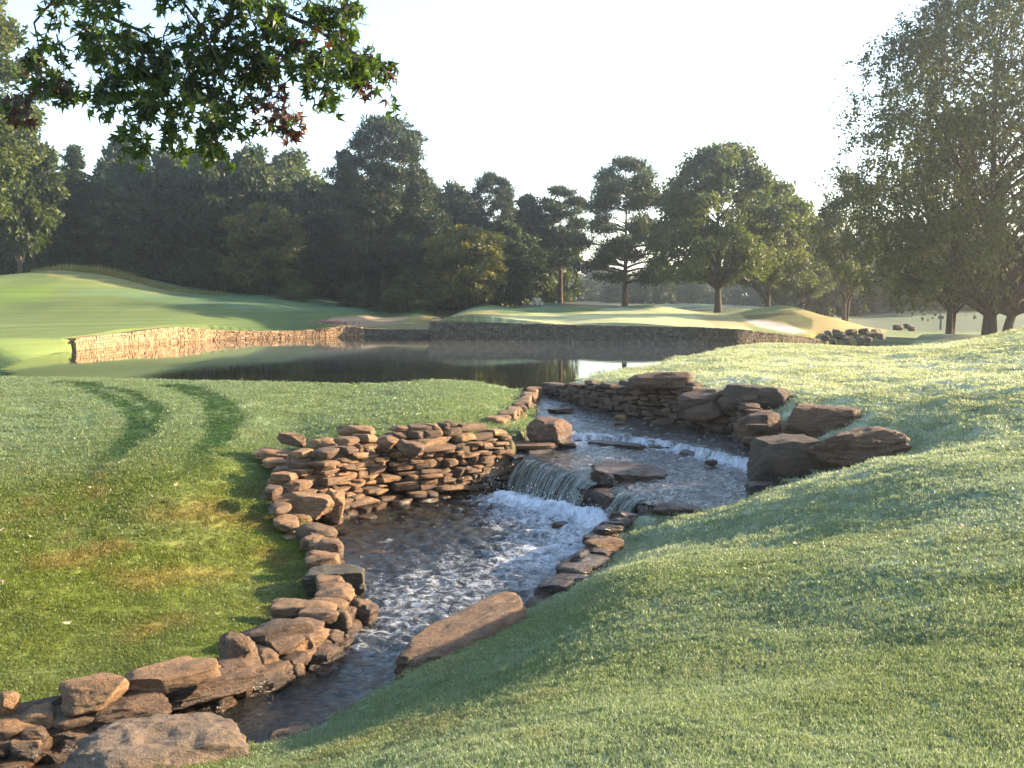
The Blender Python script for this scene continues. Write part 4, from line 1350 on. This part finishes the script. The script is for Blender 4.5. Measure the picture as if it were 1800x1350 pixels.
tree_meshes('oak', 15, 6.6, 3.2, .34, 19, 'oak', 210, 135, .42, .55, .7, .3, lobes=.55, rc=.155, limbs=60, fork=.7, hollow=.12)
tree_meshes('oak2', 13, 5.4, 2.6, .28, 20, 'oak', 180, 120, .40, .55, .7, .3, lobes=.5, rc=.16, limbs=50, hollow=.12)
tree_meshes('loneA', 14, 4.6, 2.6, .32, 21, 'pine', 90, 260, .56, .2, .42, -.2, lobes=.75, rc=.27, up=.5, limbs=62, hollow=.35)
tree_meshes('loneB', 12.5, 2.6, 3.4, .24, 22, 'pine', 75, 180, .52, .2, .42, -.2, lobes=.6, rc=.32, up=.5, limbs=56, hollow=.3)
tree_meshes('birch', 22, 9.0, 2.8, .36, 23, 'skirt', 640, 185, .225, .5, .8, .9, lobes=.32, rc=.125, limbs=110, stems=((0, 0), (1.6, .2)), sprays=True, fork=.5, hollow=.28)
tree_meshes('birch2', 15, 5.0, 3.2, .26, 24, 'oak', 160, 110, .29, .5, .8, .8, lobes=.3, rc=.17, limbs=80, stems=((0, 0), (.9, .2)), sprays=True, fork=.5)
tree_meshes('airy', 13, 4.2, 3.4, .26, 25, 'tall', 100, 95, .34, .5, .7, .4, lobes=.55, rc=.19, limbs=70, stems=((0, 0), (1.0, .2)), fork=.5, hollow=.1)
tree_meshes('far', 12, 5.2, .3, .3, 26, 'bush', 75, 60, .85, .6, .75, lobes=.4, limbs=10)
tree_meshes('edge', 24, 4.2, 6.5, .35, 27, 'tall', 200, 200, .34, .55, .8, .4, lobes=.35, rc=.2)


def base_z(x, y):
    return float(ground_z(np.array([x]), np.array([y]))[0])


def by_px(key, px, top, y, wpx, label, leaf, bark=BK_GREY, name='tree', group=None, rot=None, sink=.1):
    x = (px - 900) / 1800 * y * 1.0
    z = base_z(x, y)
    H = aty(px, top, y)[2] - z
    sH = H / TREES[key][2]
    cm = TREES[key][1]
    if key not in WID:
        a = np.empty(len(cm.vertices) * 3); cm.vertices.foreach_get('co', a)
        WID[key] = np.percentile(np.hypot(a[0::3], a[1::3]), 98)
    sR = wpx / 2 / 1800 * y / WID[key]
    return plant(key, x, y, z - sink, sH, sR, rot if rot is not None else random.Random(px * 7 + top).uniform(0, 6.28), label, group, leaf, bark, name)


WID = {}
# the two great trees on the right
by_px('birch', 1738, -75, 62, 590, 'huge spreading tree with drooping leaves and three dark stems on the right', L_BIRCH, BK_DARK, 'birch_tree', rot=-.2)
by_px('birch2', 1668, 190, 67, 270, 'forked dark-barked tree just left of the huge spreading tree', L_BIRCH, BK_DARK, 'birch_tree', rot=.4)
by_px('airy', 1482, 300, 84, 135, 'slim airy tree with a forked grey trunk between the round oaks and the huge tree', L_BIRCH, BK_GREY, 'birch_tree', rot=.2)
# behind the green
by_px('oak', 1262, 258, 96, 300, 'broad round-crowned oak standing right behind the putting green', L_OAK, BK_DARK, 'oak_tree', rot=1.0)
by_px('oak2', 1348, 325, 110, 210, 'pale green bushy oak overlapping the right side of the broad oak', L_OAK, BK_DARK, 'oak_tree', rot=2.0)
by_px('oak2', 1408, 375, 122, 130, 'smaller rounded oak peeping out behind the pale green bushy one', L_OAK, BK_DARK, 'oak_tree', rot=4.0)
by_px('loneA', 1098, 284, 106, 190, 'tall dark pine with layered boughs left of the broad oak', L_PINE, BK_PINE, 'pine_tree', rot=.9)
by_px('loneB', 985, 333, 116, 118, 'slender lone pine with a bare trunk in the gap by the forest', L_PINE, BK_PINE, 'pine_tree', rot=.5)
#by_px('bush', 1085, 455, 108, 120, 'low spreading pine boughs hanging left of the tall dark pine', L_PINE, BK_PINE, 'pine_tree', rot=.5)

# the forest on the left: the trees one can pick out
FT = [('edge', -62, -90, 72, 260, 'very tall leafy tree cut by the left edge of the picture', L_OAK, BK_GREY),
      ('hard', 40, 178, 100, 150, 'tall tree at the left end of the forest, above the grassy mound', L_OAK, BK_GREY),
      ('pine', 66, 250, 104, 110, 'straight slender pine rising behind the grassy mound', L_FOREST, BK_GREY),
      ('pine', 92, 300, 108, 90, 'shorter slender pine right of the straight one behind the mound', L_FOREST, BK_GREY),
      ('cone', 140, 262, 112, 110, 'pointed conifer standing alone above the left forest skyline', L_CONE, BK_GREY),
      ('hard', 190, 285, 110, 80, 'small rounded tree in the dip of the left skyline', L_CONE, BK_GREY),
      ('hard3', 220, 250, 116, 110, 'full-crowned tree under the lowest left leaves of the overhanging branch', L_CONE, BK_GREY),
      ('cone', 262, 262, 114, 66, 'pointed conifer beside a full-crowned tree on the skyline', L_CONE, BK_GREY),
      ('hard2', 295, 268, 112, 120, 'rounded tree top below the middle of the overhanging branch', L_FOREST, BK_GREY),
      ('hard3', 335, 266, 116, 80, 'narrow tree top between rounded crowns under the branch', L_CONE, BK_GREY),
      ('hard2', 385, 258, 110, 140, 'dark rounded tree touching the lowest tip of the overhanging branch', L_FOREST, BK_GREY),
      ('hard2', 450, 264, 112, 140, 'dark dense tree in the middle of the forest skyline', L_FOREST, BK_GREY),
      ('hard2', 520, 272, 124, 150, 'hazy lighter tree set back in the forest with sky gaps', L_OAK, BK_GREY),
      ('hard3', 612, 268, 106, 60, 'narrow tree leaning out from the left flank of the tallest pine', L_PINE, BK_GREY),
      ('pineb', 676, 212, 103, 215, 'tallest and broadest pine of the forest, rising above all the others', L_PINE, BK_PINE),
      ('pine', 742, 305, 108, 90, 'medium pine on the right shoulder of the tallest pine', L_PINE, BK_PINE),
      ('hard2', 800, 325, 120, 100, 'hazy purplish tree behind the yellow-green bush', L_FARL, BK_GREY),
      ('pineb', 868, 310, 112, 125, 'rounded pine near the right end of the forest', L_PINE, BK_PINE),
      ('hard3', 928, 345, 116, 80, 'thin-leaved tree near the right end of the forest', L_FOREST, BK_GREY),
      ('cone', 950, 385, 114, 50, 'last small dark tree at the right end of the forest', L_PINE, BK_GREY),
      ('soft', 470, 360, 101, 150, 'fork-trunked tree with yellowish leaves at the forest edge', L_YEL, BK_GREY),
      ('soft', 545, 350, 103, 100, 'olive leafy tree at the forest edge left of the tallest pine', L_FOREST, BK_GREY),
      ('soft', 820, 398, 99, 150, 'yellow-green feathery tree at the forest edge right of the tallest pine', L_YEL, BK_GREY),
      ('soft', 765, 430, 101, 80, 'bright green small tree between the tallest pine and the yellow-green one', L_OAK, BK_GREY),
      ('soft', 915, 440, 112, 110, 'dark low tree at the right foot of the forest', L_PINE, BK_GREY),
      ('bush', 520, 490, 97, 70, 'glossy-leaved bush at the forest foot below the yellowish tree', L_OAK, BK_GREY),
      ('bush', 715, 478, 97, 110, 'big leafy bush at the forest foot right of the tallest pine', L_OAK, BK_GREY),
      ('bush', 630, 495, 98, 90, 'dark bush at the foot of the tallest pine', L_FOREST, BK_GREY),
      ('bush', 955, 495, 113, 50, 'small light bush at the very right end of the forest', L_OAK, BK_GREY)]
for key, px, top, y, w, lab, lf, bk in FT:
    nm = {'pine': 'pine_tree', 'pineb': 'pine_tree', 'cone': 'conifer_tree', 'bush': 'bush'}.get(key, 'leafy_tree')
    o = by_px(key, px, top, y, w, lab, lf, bk, nm)
    if nm == 'bush': o['category'] = 'bush'
rnd = random.Random(5)
# the mass behind them
for k in range(46):
    px = -60 + k * 22 + rnd.uniform(-10, 10)
    y = rnd.uniform(108, 128)
    sky_ = np.interp(px, [-60, 110, 130, 300, 450, 600, 720, 800, 960], [260, 320, 320, 300, 290, 300, 320, 350, 420])
    by_px(rnd.choice(['hard', 'hard2', 'hard3', 'hard2']), px, sky_ + rnd.uniform(-8, 45), y, rnd.uniform(95, 150), 'dark tree in the dense wood that closes off the left lawn', L_FOREST, BK_DARK, 'leafy_tree', 'trees deep in the left wood')
for k in range(26):
    px = -40 + k * 37 + rnd.uniform(-14, 14)
    y = rnd.uniform(103, 110) + (4 if px > 850 else 0)
    o = by_px('bush', px, rnd.uniform(440, 485), y, rnd.uniform(70, 120), 'dark bush in the undergrowth along the foot of the wood', L_FOREST, BK_DARK, 'bush', 'undergrowth bushes of the left wood')
    o['category'] = 'bush'
for k in range(24):
    px = -60 + k * 44 + rnd.uniform(-14, 14)
    o = by_px('bush', px, rnd.uniform(395, 440), rnd.uniform(128, 138), rnd.uniform(120, 170), 'dark bush in the undergrowth along the foot of the wood', L_FOREST, BK_DARK, 'bush', 'undergrowth bushes of the left wood')
    o['category'] = 'bush'
# the hazy trees across the course
for k in range(44):
    px = 960 + k * 20 + rnd.uniform(-14, 14)
    y = rnd.uniform(190, 300)
    top = rnd.uniform(462, 495) if px < 1420 else rnd.uniform(405, 470)
    by_px('far', px, top, y, rnd.uniform(60, 110), 'hazy grey-green tree in the far belt across the course', L_FARL, BK_GREY, 'leafy_tree', 'far hazy trees across the course')
for k in range(26):
    px = 1400 + k * 17 + rnd.uniform(-10, 10)
    by_px('far', px, rnd.uniform(400, 455), rnd.uniform(135, 180), rnd.uniform(90, 150), 'hazy tree of the misty row closing off the far right field', L_FARL, BK_GREY, 'leafy_tree', 'misty row of trees at the far right')
for px, top, y, w, lab in ((1143, 478, 190, 60, 'small hazy tree with a thin trunk just right of the tall dark pine'), (1165, 484, 175, 50, 'small sunlit hazy tree second right of the tall dark pine'), (1205, 470, 200, 70, 'small hazy tree left of the broad oak trunk'), (1440, 420, 170, 90, 'hazy tree right of the round oaks, beyond the mound'), (1560, 400, 180, 130, 'hazy tree seen under the left skirt of the huge spreading tree'), (1640, 420, 190, 120, 'hazy tree seen left of the forked dark trunk')):
    by_px('far', px, top, y, w, lab, L_FARL, BK_GREY, 'leafy_tree')
# out of the picture on the right: the grove whose shade lies on the near slope
for k, (x, y, h) in enumerate(GROVE):
    plant('oak', x, y, base_z(x, y), h / 15, h / 15, k * 1.3, 'tall oak of the grove right of the slope', 'grove right of the slope', L_OAK, BK_DARK, 'oak_tree')

# ------------------------------------------------------------------ the overhanging sweetgum, near the camera
rng = np.random.default_rng(42)
gum = empty('sweetgum_tree', (-10.5, 11.0, -.8), 'sweetgum tree reaching a leafy branch with star-shaped leaves across the top left sky', 'tree')
go = np.array((-10.5, 11.0, -.8))
zz = np.linspace(-.3, 11, 12)
tr = np.column_stack([np.cumsum(rng.normal(0, .05, 12)), np.cumsum(rng.normal(0, .05, 12)), zz])
V, F = tubes([(tr, .28 * (1 - .75 * (zz / 11).clip(0)) + .02)], 10)
obj('trunk', mesh_np('trunk', V, F), BK_DARK, gum)


def gp(px, py, y):
    return aty(px, py, y) - go


LIMBS = [([(-900, 60, 11.2), (-500, -70, 11.3), (-100, -110, 11.4), (120, -30, 11.5), (180, 25, 11.4), (260, 60, 11.3)], .055, .016),
         ([(-500, -70, 11.3), (-50, -170, 11.8), (300, -90, 11.8), (470, 10, 11.7), (545, 45, 11.6), (600, 80, 11.5), (660, 120, 11.4)], .05, .008),
         ([(-100, -110, 11.4), (100, -130, 11.2), (280, -50, 11.0), (350, 40, 10.9), (390, 120, 10.8), (400, 200, 10.8)], .03, .006),
         ([(120, -30, 11.5), (60, 40, 11.5), (70, 90, 11.5), (45, 140, 11.5)], .016, .004),
         ([(150, 0, 11.4), (150, 50, 11.4), (110, 75, 11.4)], .012, .004),
         ([(260, 60, 11.3), (270, 130, 11.2), (265, 200, 11.2), (310, 240, 11.2)], .014, .004)]
paths = [(np.array([gp(*q) for q in L]), np.linspace(a, b, len(L))) for L, a, b in LIMBS]
# sprigs that carry the leaves: start px, end px, spread px, leaves, dark share
SPR = [((110, -20), (60, 110), 28, 46, .1), ((75, 100), (60, 135), 20, 26, .2), ((100, 60), (120, 185), 26, 44, .1), ((170, 20), (150, 120), 40, 70, 0), ((180, 40), (185, 180), 40, 80, 0),
       ((230, 40), (215, 150), 45, 100, 0), ((250, 60), (255, 200), 36, 80, 0), ((255, 190), (245, 235), 22, 34, 0), ((265, 200), (315, 250), 24, 48, 0), ((290, 40), (290, 160), 48, 120, 0),
       ((330, 20), (330, 150), 48, 130, 0), ((370, 40), (365, 190), 42, 110, 0), ((375, 180), (375, 245), 24, 56, 0), ((400, 170), (415, 235), 24, 40, 0), ((400, 20), (420, 150), 45, 120, 0),
       ((440, 10), (460, 110), 42, 100, .05), ((470, 90), (470, 150), 26, 40, .75), ((460, 150), (465, 190), 18, 30, .9), ((492, 130), (492, 215), 15, 44, .95), ((500, 20), (500, 110), 40, 80, .1),
       ((545, 40), (520, 100), 34, 60, .1), ((560, 20), (590, 100), 34, 70, 0), ((575, 110), (575, 175), 22, 46, 0), ((560, 120), (555, 150), 14, 16, 0), ((610, 70), (625, 130), 28, 50, 0), ((630, 120), (632, 160), 14, 22, .6),
       ((640, 90), (668, 140), 20, 36, .3), ((665, 130), (690, 172), 16, 24, .2), ((600, 20), (640, 45), 24, 30, 0), ((590, -10), (600, 40), 30, 40, 0), ((200, -20), (420, -10), 40, 170, 0), ((60, 140), (30, 175), 26, 40, .3), ((30, 150), (55, 215), 20, 22, .5),
       ((325, 200), (330, 222), 10, 8, 0), ((100, 140), (120, 180), 18, 20, .1), ((430, -10), (600, -5), 30, 70, 0), ((130, -10), (210, 10), 26, 50, 0)]
# five-pointed leaf in the XY plane, stalk at the origin, pointing to +Y, 1 long
star = []
for k in range(5):
    a = math.pi / 2 + (k - 2) * R(62)
    star.append((a, (.62, .72, .78, .72, .62)[k]))
pts = [(0, 0, 0)]
cx_ = (0, .30)
out = []
for k in range(5):
    a, L = star[k]
    out.append((cx_[0] + math.cos(a) * L, cx_[1] + math.sin(a) * L, -.10))
    if k < 4:
        b = math.pi / 2 + (k - 1.5) * R(62)
        out.append((cx_[0] + math.cos(b) * .27, cx_[1] + math.sin(b) * .27, .03))
LV = np.array([(0, 0, 0)] + out + [(0, .30, .04), (0, -.45, 0.06)], float)
nO = len(out)
LF = [(nO + 1, 1 + k, 2 + k) for k in range(nO - 1)] + [(nO + 1, 0, 1), (nO + 1, nO, 0)]
LV = np.vstack([LV, LV[0] + (.012, 0, 0)])
LF = np.array(LF + [(0, nO + 3, nO + 2)])
LV = LV - LV[nO + 2]
leaves = []
for (a, b, sp, n, dk) in SPR:
    ya = rng.uniform(10.7, 11.7)
    s = np.linspace(0, 1, 6)
    P = np.array([gp(a[0] + (b[0] - a[0]) * t + rng.normal(0, 5), a[1] + (b[1] - a[1]) * t, ya) for t in s])
    paths.append((P, np.linspace(.009, .003, 6)))
    nodes = [(rng.random() ** .75, rng.normal(0, .16), rng.normal(0, 1, 3) * sp / 1800 * ya * .62) for q in range(max(2, n // 9))]
    for k in range(int(n * 1.15)):
        t, jy, o = nodes[rng.integers(len(nodes))]
        t = float(np.clip(t + rng.normal(0, .05), 0, 1))
        c = gp(a[0] + (b[0] - a[0]) * t, a[1] + (b[1] - a[1]) * t, ya + jy)
        o = o + rng.normal(0, .062, 3)
        tw = c * .65 + np.array([np.interp(t, s, P[:, q]) for q in range(3)]) * .35
        if rng.random() < .5:
            paths.append((np.array([[np.interp(t, s, P[:, q]) for q in range(3)], c + o]), np.array((.0035, .002))))
        size = rng.uniform(.085, .14)
        d = np.array((rng.normal(0, .55), rng.normal(0, .55), -rng.uniform(.35, 1.2))); d /= np.linalg.norm(d)
        leaves.append((c + o, d, size, rng.random() * 6.28, rng.random() < dk))
V, F = tubes(paths, 6)
obj('branch', mesh_np('branch', V, F), BK_DARK, gum)


def leaf_frame(d, roll):
    y = Vector(d); x = y.orthogonal().normalized(); z = x.cross(y)
    M = Matrix((x, y, z)).transposed()
    return M @ Matrix.Rotation(roll, 3, 'Y')


VAR = []
for dkm in (L_GUM, L_GUMD):
    for q in range(5):
        rg = np.random.default_rng(q)
        v = LV * (1, 1, rg.uniform(.5, 2.4)) + rg.normal(0, .03, LV.shape)
        v[:, 2] -= (v[:, 0] ** 2) * rg.uniform(-.1, .7)
        me = mesh_np('leaf', v, LF, {'tone': ('FLOAT', 'FACE', np.full(len(LF), .15 + .17 * q))}, False)
        me.materials.append(dkm); VAR.append((v, me))
order = sorted(range(len(leaves)), key=lambda i: leaves[i][0][1])
near_ = set(order[:300])
rest = {False: [], True: []}
for i, (c, d, size, roll, dk) in enumerate(leaves):
    q = i % 5 + (5 if dk else 0)
    M = leaf_frame(d, roll)
    if i in near_:
        o = bpy.data.objects.new('leaf', VAR[q][1]); C.objects.link(o); o.parent = gum
        o.location = c; o.rotation_euler = M.to_euler(); o.scale = (size,) * 3
    else:
        rest[dk].append((VAR[q][0] @ (np.array(M).T) * size + c, .15 + .17 * (i % 5) + rng.normal(0, .08)))
for dk, L in rest.items():
    V = np.vstack([v for v, t in L])
    F = np.vstack([LF + k * len(LV) for k in range(len(L))])
    obj('foliage', mesh_np('foliage', V, F, {'tone': ('FLOAT', 'FACE', np.repeat([t for v, t in L], len(LF)))}, False), L_GUMD if dk else L_GUM, gum, kind='stuff')

# ------------------------------------------------------------------ grass blades on the near turf
def clump(seed, n=70, w=.15, h=(.018, .040)):
    rng = np.random.default_rng(seed)
    V, F3, tn = [], [], []
    for k in range(n):
        x, y = rng.uniform(-w / 2, w / 2, 2)
        a = rng.random() * 6.28; hh = rng.uniform(*h); lean = rng.uniform(.1, .9) * hh
        bw = rng.uniform(.0016, .0028)
        dx, dy = math.cos(a), math.sin(a)
        i = len(V)
        V += [(x - dy * bw, y + dx * bw, -.01), (x + dy * bw, y - dx * bw, -.01), (x + dx * lean * .4 + dy * bw * .8, y + dy * lean * .4 - dx * bw * .8, hh * .62), (x + dx * lean * .4 - dy * bw * .8, y + dy * lean * .4 + dx * bw * .8, hh * .62), (x + dx * lean, y + dy * lean, hh)]
        F3 += [(i, i + 1, i + 2), (i, i + 2, i + 3), (i + 3, i + 2, i + 4)]
        t = rng.random(); tn += [t] * 3
    return mesh_np('grass_tuft', np.array(V), np.array(F3), {'tone': ('FLOAT', 'FACE', tn)}, False)


m = NT('grass_blade')
gc = m.attr('gcol', 'INSTANCER').outputs['Color']
v = m.attr('tone').outputs['Fac']
gc = m.mix(1.0, gc, (.03, .06, .01), 'LIGHTEN')
c = m.mix(1.0, gc, m.ramp(v, [(0, (.62, .66, .6)), (1, (1.42, 1.38, 1.25))]), 'MULTIPLY')
d = m.pbsdf(c, .45, .45)
t = m.n('BsdfTranslucent'); m.l(m.mix(1.0, c, (1.35, 1.35, .85), 'MULTIPLY'), t.inputs['Color'])
mx = m.n('MixShader'); mx.inputs[0].default_value = .38
m.l(d, mx.inputs[1]); m.l(t.outputs[0], mx.inputs[2])
M_GRASS = m.done(mx.outputs[0])

rad = np.hypot(GX, GY)
ang = np.degrees(np.arctan2(GX, GY))
ok = (rad > 2.4) & (rad < 46) & (np.abs(ang) < 34) & (sdW > .02) & ((steep < .75) | (sdW > 2))
okf = ok[GF].all(1)
Fk = GF[okf]
used = np.unique(Fk); re = np.full(len(GV), -1); re[used] = np.arange(len(used))
gs = np.clip(rad / 8.0, .75, 3.6)
edgeb = sstep(.5, .1, sdW) * (GY < 32)
dens = 330 / gs ** 2 * (1 + 1.2 * edgeb)
gh = np.clip(rad / 20.0, .55, 1.05) * (1 + .9 * edgeb * (.4 + n2)) * (1 - .5 * track)
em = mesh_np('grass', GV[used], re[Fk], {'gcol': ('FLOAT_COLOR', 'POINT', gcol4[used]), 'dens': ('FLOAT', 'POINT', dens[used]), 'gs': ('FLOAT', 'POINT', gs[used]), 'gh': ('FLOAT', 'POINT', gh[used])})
tuft_at = hit(1180, 1180)
tuft = obj('grass_tuft', clump(1), M_GRASS, kind='stuff', loc=tuple(tuft_at))
grass = obj('grass', em, M_GRASS, kind='stuff')
ng = bpy.data.node_groups.new('scatter_grass', 'GeometryNodeTree')
ng.interface.new_socket('Geometry', in_out='INPUT', socket_type='NodeSocketGeometry')
ng.interface.new_socket('Geometry', in_out='OUTPUT', socket_type='NodeSocketGeometry')
N = ng.nodes.new; Lk = ng.links.new
gi, go_ = N('NodeGroupInput'), N('NodeGroupOutput')
dp = N('GeometryNodeDistributePointsOnFaces'); dp.distribute_method = 'RANDOM'; dp.inputs['Seed'].default_value = 3


def named(nm, ty='FLOAT'):
    q = N('GeometryNodeInputNamedAttribute'); q.data_type = ty; q.inputs[0].default_value = nm
    return q.outputs[0]


Lk(gi.outputs[0], dp.inputs['Mesh']); Lk(named('dens'), dp.inputs['Density'])
ob = N('GeometryNodeObjectInfo'); ob.inputs[0].default_value = tuft; ob.transform_space = 'ORIGINAL'
ip_ = N('GeometryNodeInstanceOnPoints')
Lk(dp.outputs['Points'], ip_.inputs['Points']); Lk(ob.outputs['Geometry'], ip_.inputs['Instance'])
rv = N('FunctionNodeRandomValue'); rv.data_type = 'FLOAT_VECTOR'; rv.inputs[0].default_value = (-.15, -.15, 0); rv.inputs[1].default_value = (.15, .15, 6.283)
Lk(rv.outputs[0], ip_.inputs['Rotation'])
cb = N('ShaderNodeCombineXYZ')
a_, b_ = named('gs'), named('gh')
Lk(a_, cb.inputs[0]); Lk(a_, cb.inputs[1]); Lk(b_, cb.inputs[2])
Lk(cb.outputs[0], ip_.inputs['Scale'])
Lk(ip_.outputs[0], go_.inputs[0])
md = grass.modifiers.new('scatter', 'NODES'); md.node_group = ng

# tall rough grass left uncut along the crest of the far mound
crest = [(60, 474), (110, 474), (150, 480), (190, 487), (230, 497), (270, 511), (300, 517), (400, 523)]
rng = np.random.default_rng(19)
cp = []
for (a, b), (c_, d_) in zip(crest[:-1], crest[1:]):
    for k in range(520):
        t = rng.random()
        y = 91.5 + 2.2 * rng.random() + (a + (c_ - a) * t) * .012
        x = (a + (c_ - a) * t - 900) / 1800 * y
        cp.append((x, y))
cp = np.array(cp); cz = ground_z(cp[:, 0], cp[:, 1])
hh = rng.uniform(.08, .5, len(cp)) * (.15 + 1.5 * fbm2(cp[:, 0] * .45, cp[:, 1] * .45, 3, 12) ** 2 * 2.2); le = rng.normal(0, .10, (len(cp), 2)); wv = rng.normal(0, 1, (len(cp), 2)); wv = wv / np.linalg.norm(wv, axis=1)[:, None] * .035
b0 = np.column_stack([cp, cz])
V = np.stack([b0 - np.column_stack([wv, hh * 0 + .05]), b0 + np.column_stack([wv, hh * 0 - .05]), b0 + np.column_stack([le, hh])], 1).reshape(-1, 3)
L_ROUGH = leaf_mat('rough_grass', (.11, .12, .04), (.27, .22, .10), .4)
obj('rough_grass', mesh_np('rough_grass', V, np.arange(len(V)).reshape(-1, 3), {'tone': ('FLOAT', 'FACE', rng.random(len(cp)))}, False), L_ROUGH, kind='stuff')

# ------------------------------------------------------------------ small things
mk = NT('dry_leaf'); M_DRYLEAF = mk.done(mk.pbsdf((.42, .32, .20), .7))
rng = np.random.default_rng(9)
lm = [mesh_np('fallen_leaf', (LV - LV.mean(0)) * .075 + rng.normal(0, .008, LV.shape), LF, None, False) for k in range(3)]
for k, (px, py) in enumerate(((178, 876), (270, 801), (376, 813), (54, 957), (4, 1043), (5, 946), (310, 862), (125, 836), (120, 1110), (700, 690), (200, 690), (1398, 948), (1345, 965), (1145, 962), (1688, 935), (450, 870))):
    q = hit(px, py)
    zz = base_z(q[0], q[1])
    o = obj('fallen_leaf', lm[k % 3], M_DRYLEAF, None, None, 'pale curled leaf fallen on the dewy lawn', 'leaf', 'fallen leaves on the lawn', (q[0], q[1], zz + .055))
    o.rotation_euler = (rng.uniform(-.6, .6), rng.uniform(-.6, .6), rng.uniform(0, 6))

mk = NT('pink_petals'); M_PINK = mk.done(mk.pbsdf((.42, .12, .16), .7))
mk = NT('log_wood'); M_LOG = mk.done(mk.pbsdf((.42, .33, .24), .8))
mk = NT('post_paint'); M_POST = mk.done(mk.pbsdf((.06, .07, .06), .5))
c = hit(576, 570.5, 60, 110)
fb = empty('flower_bed', tuple(c), 'small patch of pink flowers on the grass at the end of the sunlit wall', 'flower bed')
q = np.column_stack([rng.normal(0, .75, 500), rng.normal(0, .35, 500), np.abs(rng.normal(.12, .10, 500))])
V, F = cards(q, .13, rng, .8)
obj('petals', mesh_np('petals', V, F, None, False), M_PINK, fb, kind='stuff')
q = np.column_stack([rng.normal(0, .8, 500), rng.normal(0, .38, 500), np.abs(rng.normal(.05, .06, 500))])
V, F = cards(q, .16, rng, .4)
obj('foliage', mesh_np('foliage', V, F, {'tone': ('FLOAT', 'FACE', rng.random(500))}, False), L_FOREST, fb, kind='stuff')
c = aty(944, 532, 99)
lp = empty('log_pile', (c[0], c[1], base_z(c[0], c[1])), 'little stack of pale cut logs at the right end of the forest', 'log pile')
a = np.linspace(0, 2 * math.pi, 11)[:-1]
ring = np.column_stack([np.zeros(10), np.cos(a) * .2, np.sin(a) * .2])
lg = mesh_np('log', np.vstack([ring - (.9, 0, 0), ring + (.9, 0, 0), [(-.9, 0, 0), (.9, 0, 0)]]), [np.array([(i, (i + 1) % 10, 10 + (i + 1) % 10, 10 + i) for i in range(10)]), np.array([(20, (i + 1) % 10, i) for i in range(10)] + [(21, 10 + i, 10 + (i + 1) % 10) for i in range(10)])], None, False)
lg.materials.append(M_LOG)
for dx, dz in ((-.42, .2), (0, .2), (.42, .2), (-.2, .55), (.2, .55)):
    o = obj('log', lg, None, lp); o.location = (dx, rng.normal(0, .1), dz); o.rotation_euler = (0, 0, R(90) + rng.normal(0, .04))
c = hit(1653, 580, 60, 140)
po = empty('course_post', (c[0], c[1], base_z(c[0], c[1])), 'thin dark T-shaped post standing on the far grass left of the forked trunk', 'post')


def bx(name, x0, x1, y0, y1, z0, z1, mat, parent):
    v = np.array([(x, y, z) for x in (x0, x1) for y in (y0, y1) for z in (z0, z1)], float)
    return obj(name, mesh_np(name, v, np.array([(0, 1, 3, 2), (4, 6, 7, 5), (0, 4, 5, 1), (2, 3, 7, 6), (0, 2, 6, 4), (1, 5, 7, 3)]), None, False), mat, parent)


bx('shaft', -.06, .06, -.06, .06, -.2, 1.0, M_POST, po); bx('crosspiece', -.22, .22, -.08, .08, .9, 1.15, M_POST, po)
for k, (px, py, w) in enumerate(((1578, 576, .9), (1593, 574, .6), (1601, 578, .7))):
    q = hit(px, py, 60, 150)
    B(px, py, q[2] + .15, (w, .6, .5), 10 * k, 'grey rock lying on the far shaded grass beyond the inlet', 450 + k, 'round', 0, 0, M_ROCKU, 'far grey rocks beyond the inlet', n=5)

# ------------------------------------------------------------------ morning haze
m = NT('haze')
pv = m.n('VolumePrincipled')
pv.inputs['Color'].default_value = (.86, .91, 1, 1)
pv.inputs['Density'].default_value = HAZE
pv.inputs['Anisotropy'].default_value = .8
m.l(pv.outputs[0], m.out.inputs['Volume'])
hz = bx('haze', -800, 800, -800, 800, -4.2, 34, m.m, None)
hz['kind'] = 'stuff'
m = NT('mist')
pv = m.n('VolumePrincipled')
pv.inputs['Color'].default_value = (1, .95, .88, 1)
pv.inputs['Density'].default_value = .007
pv.inputs['Anisotropy'].default_value = .3
m.l(pv.outputs[0], m.out.inputs['Volume'])
ms = bx('mist', -18, 13, 47, 65.5, .03, .36, m.m, None)
ms['kind'] = 'stuff'
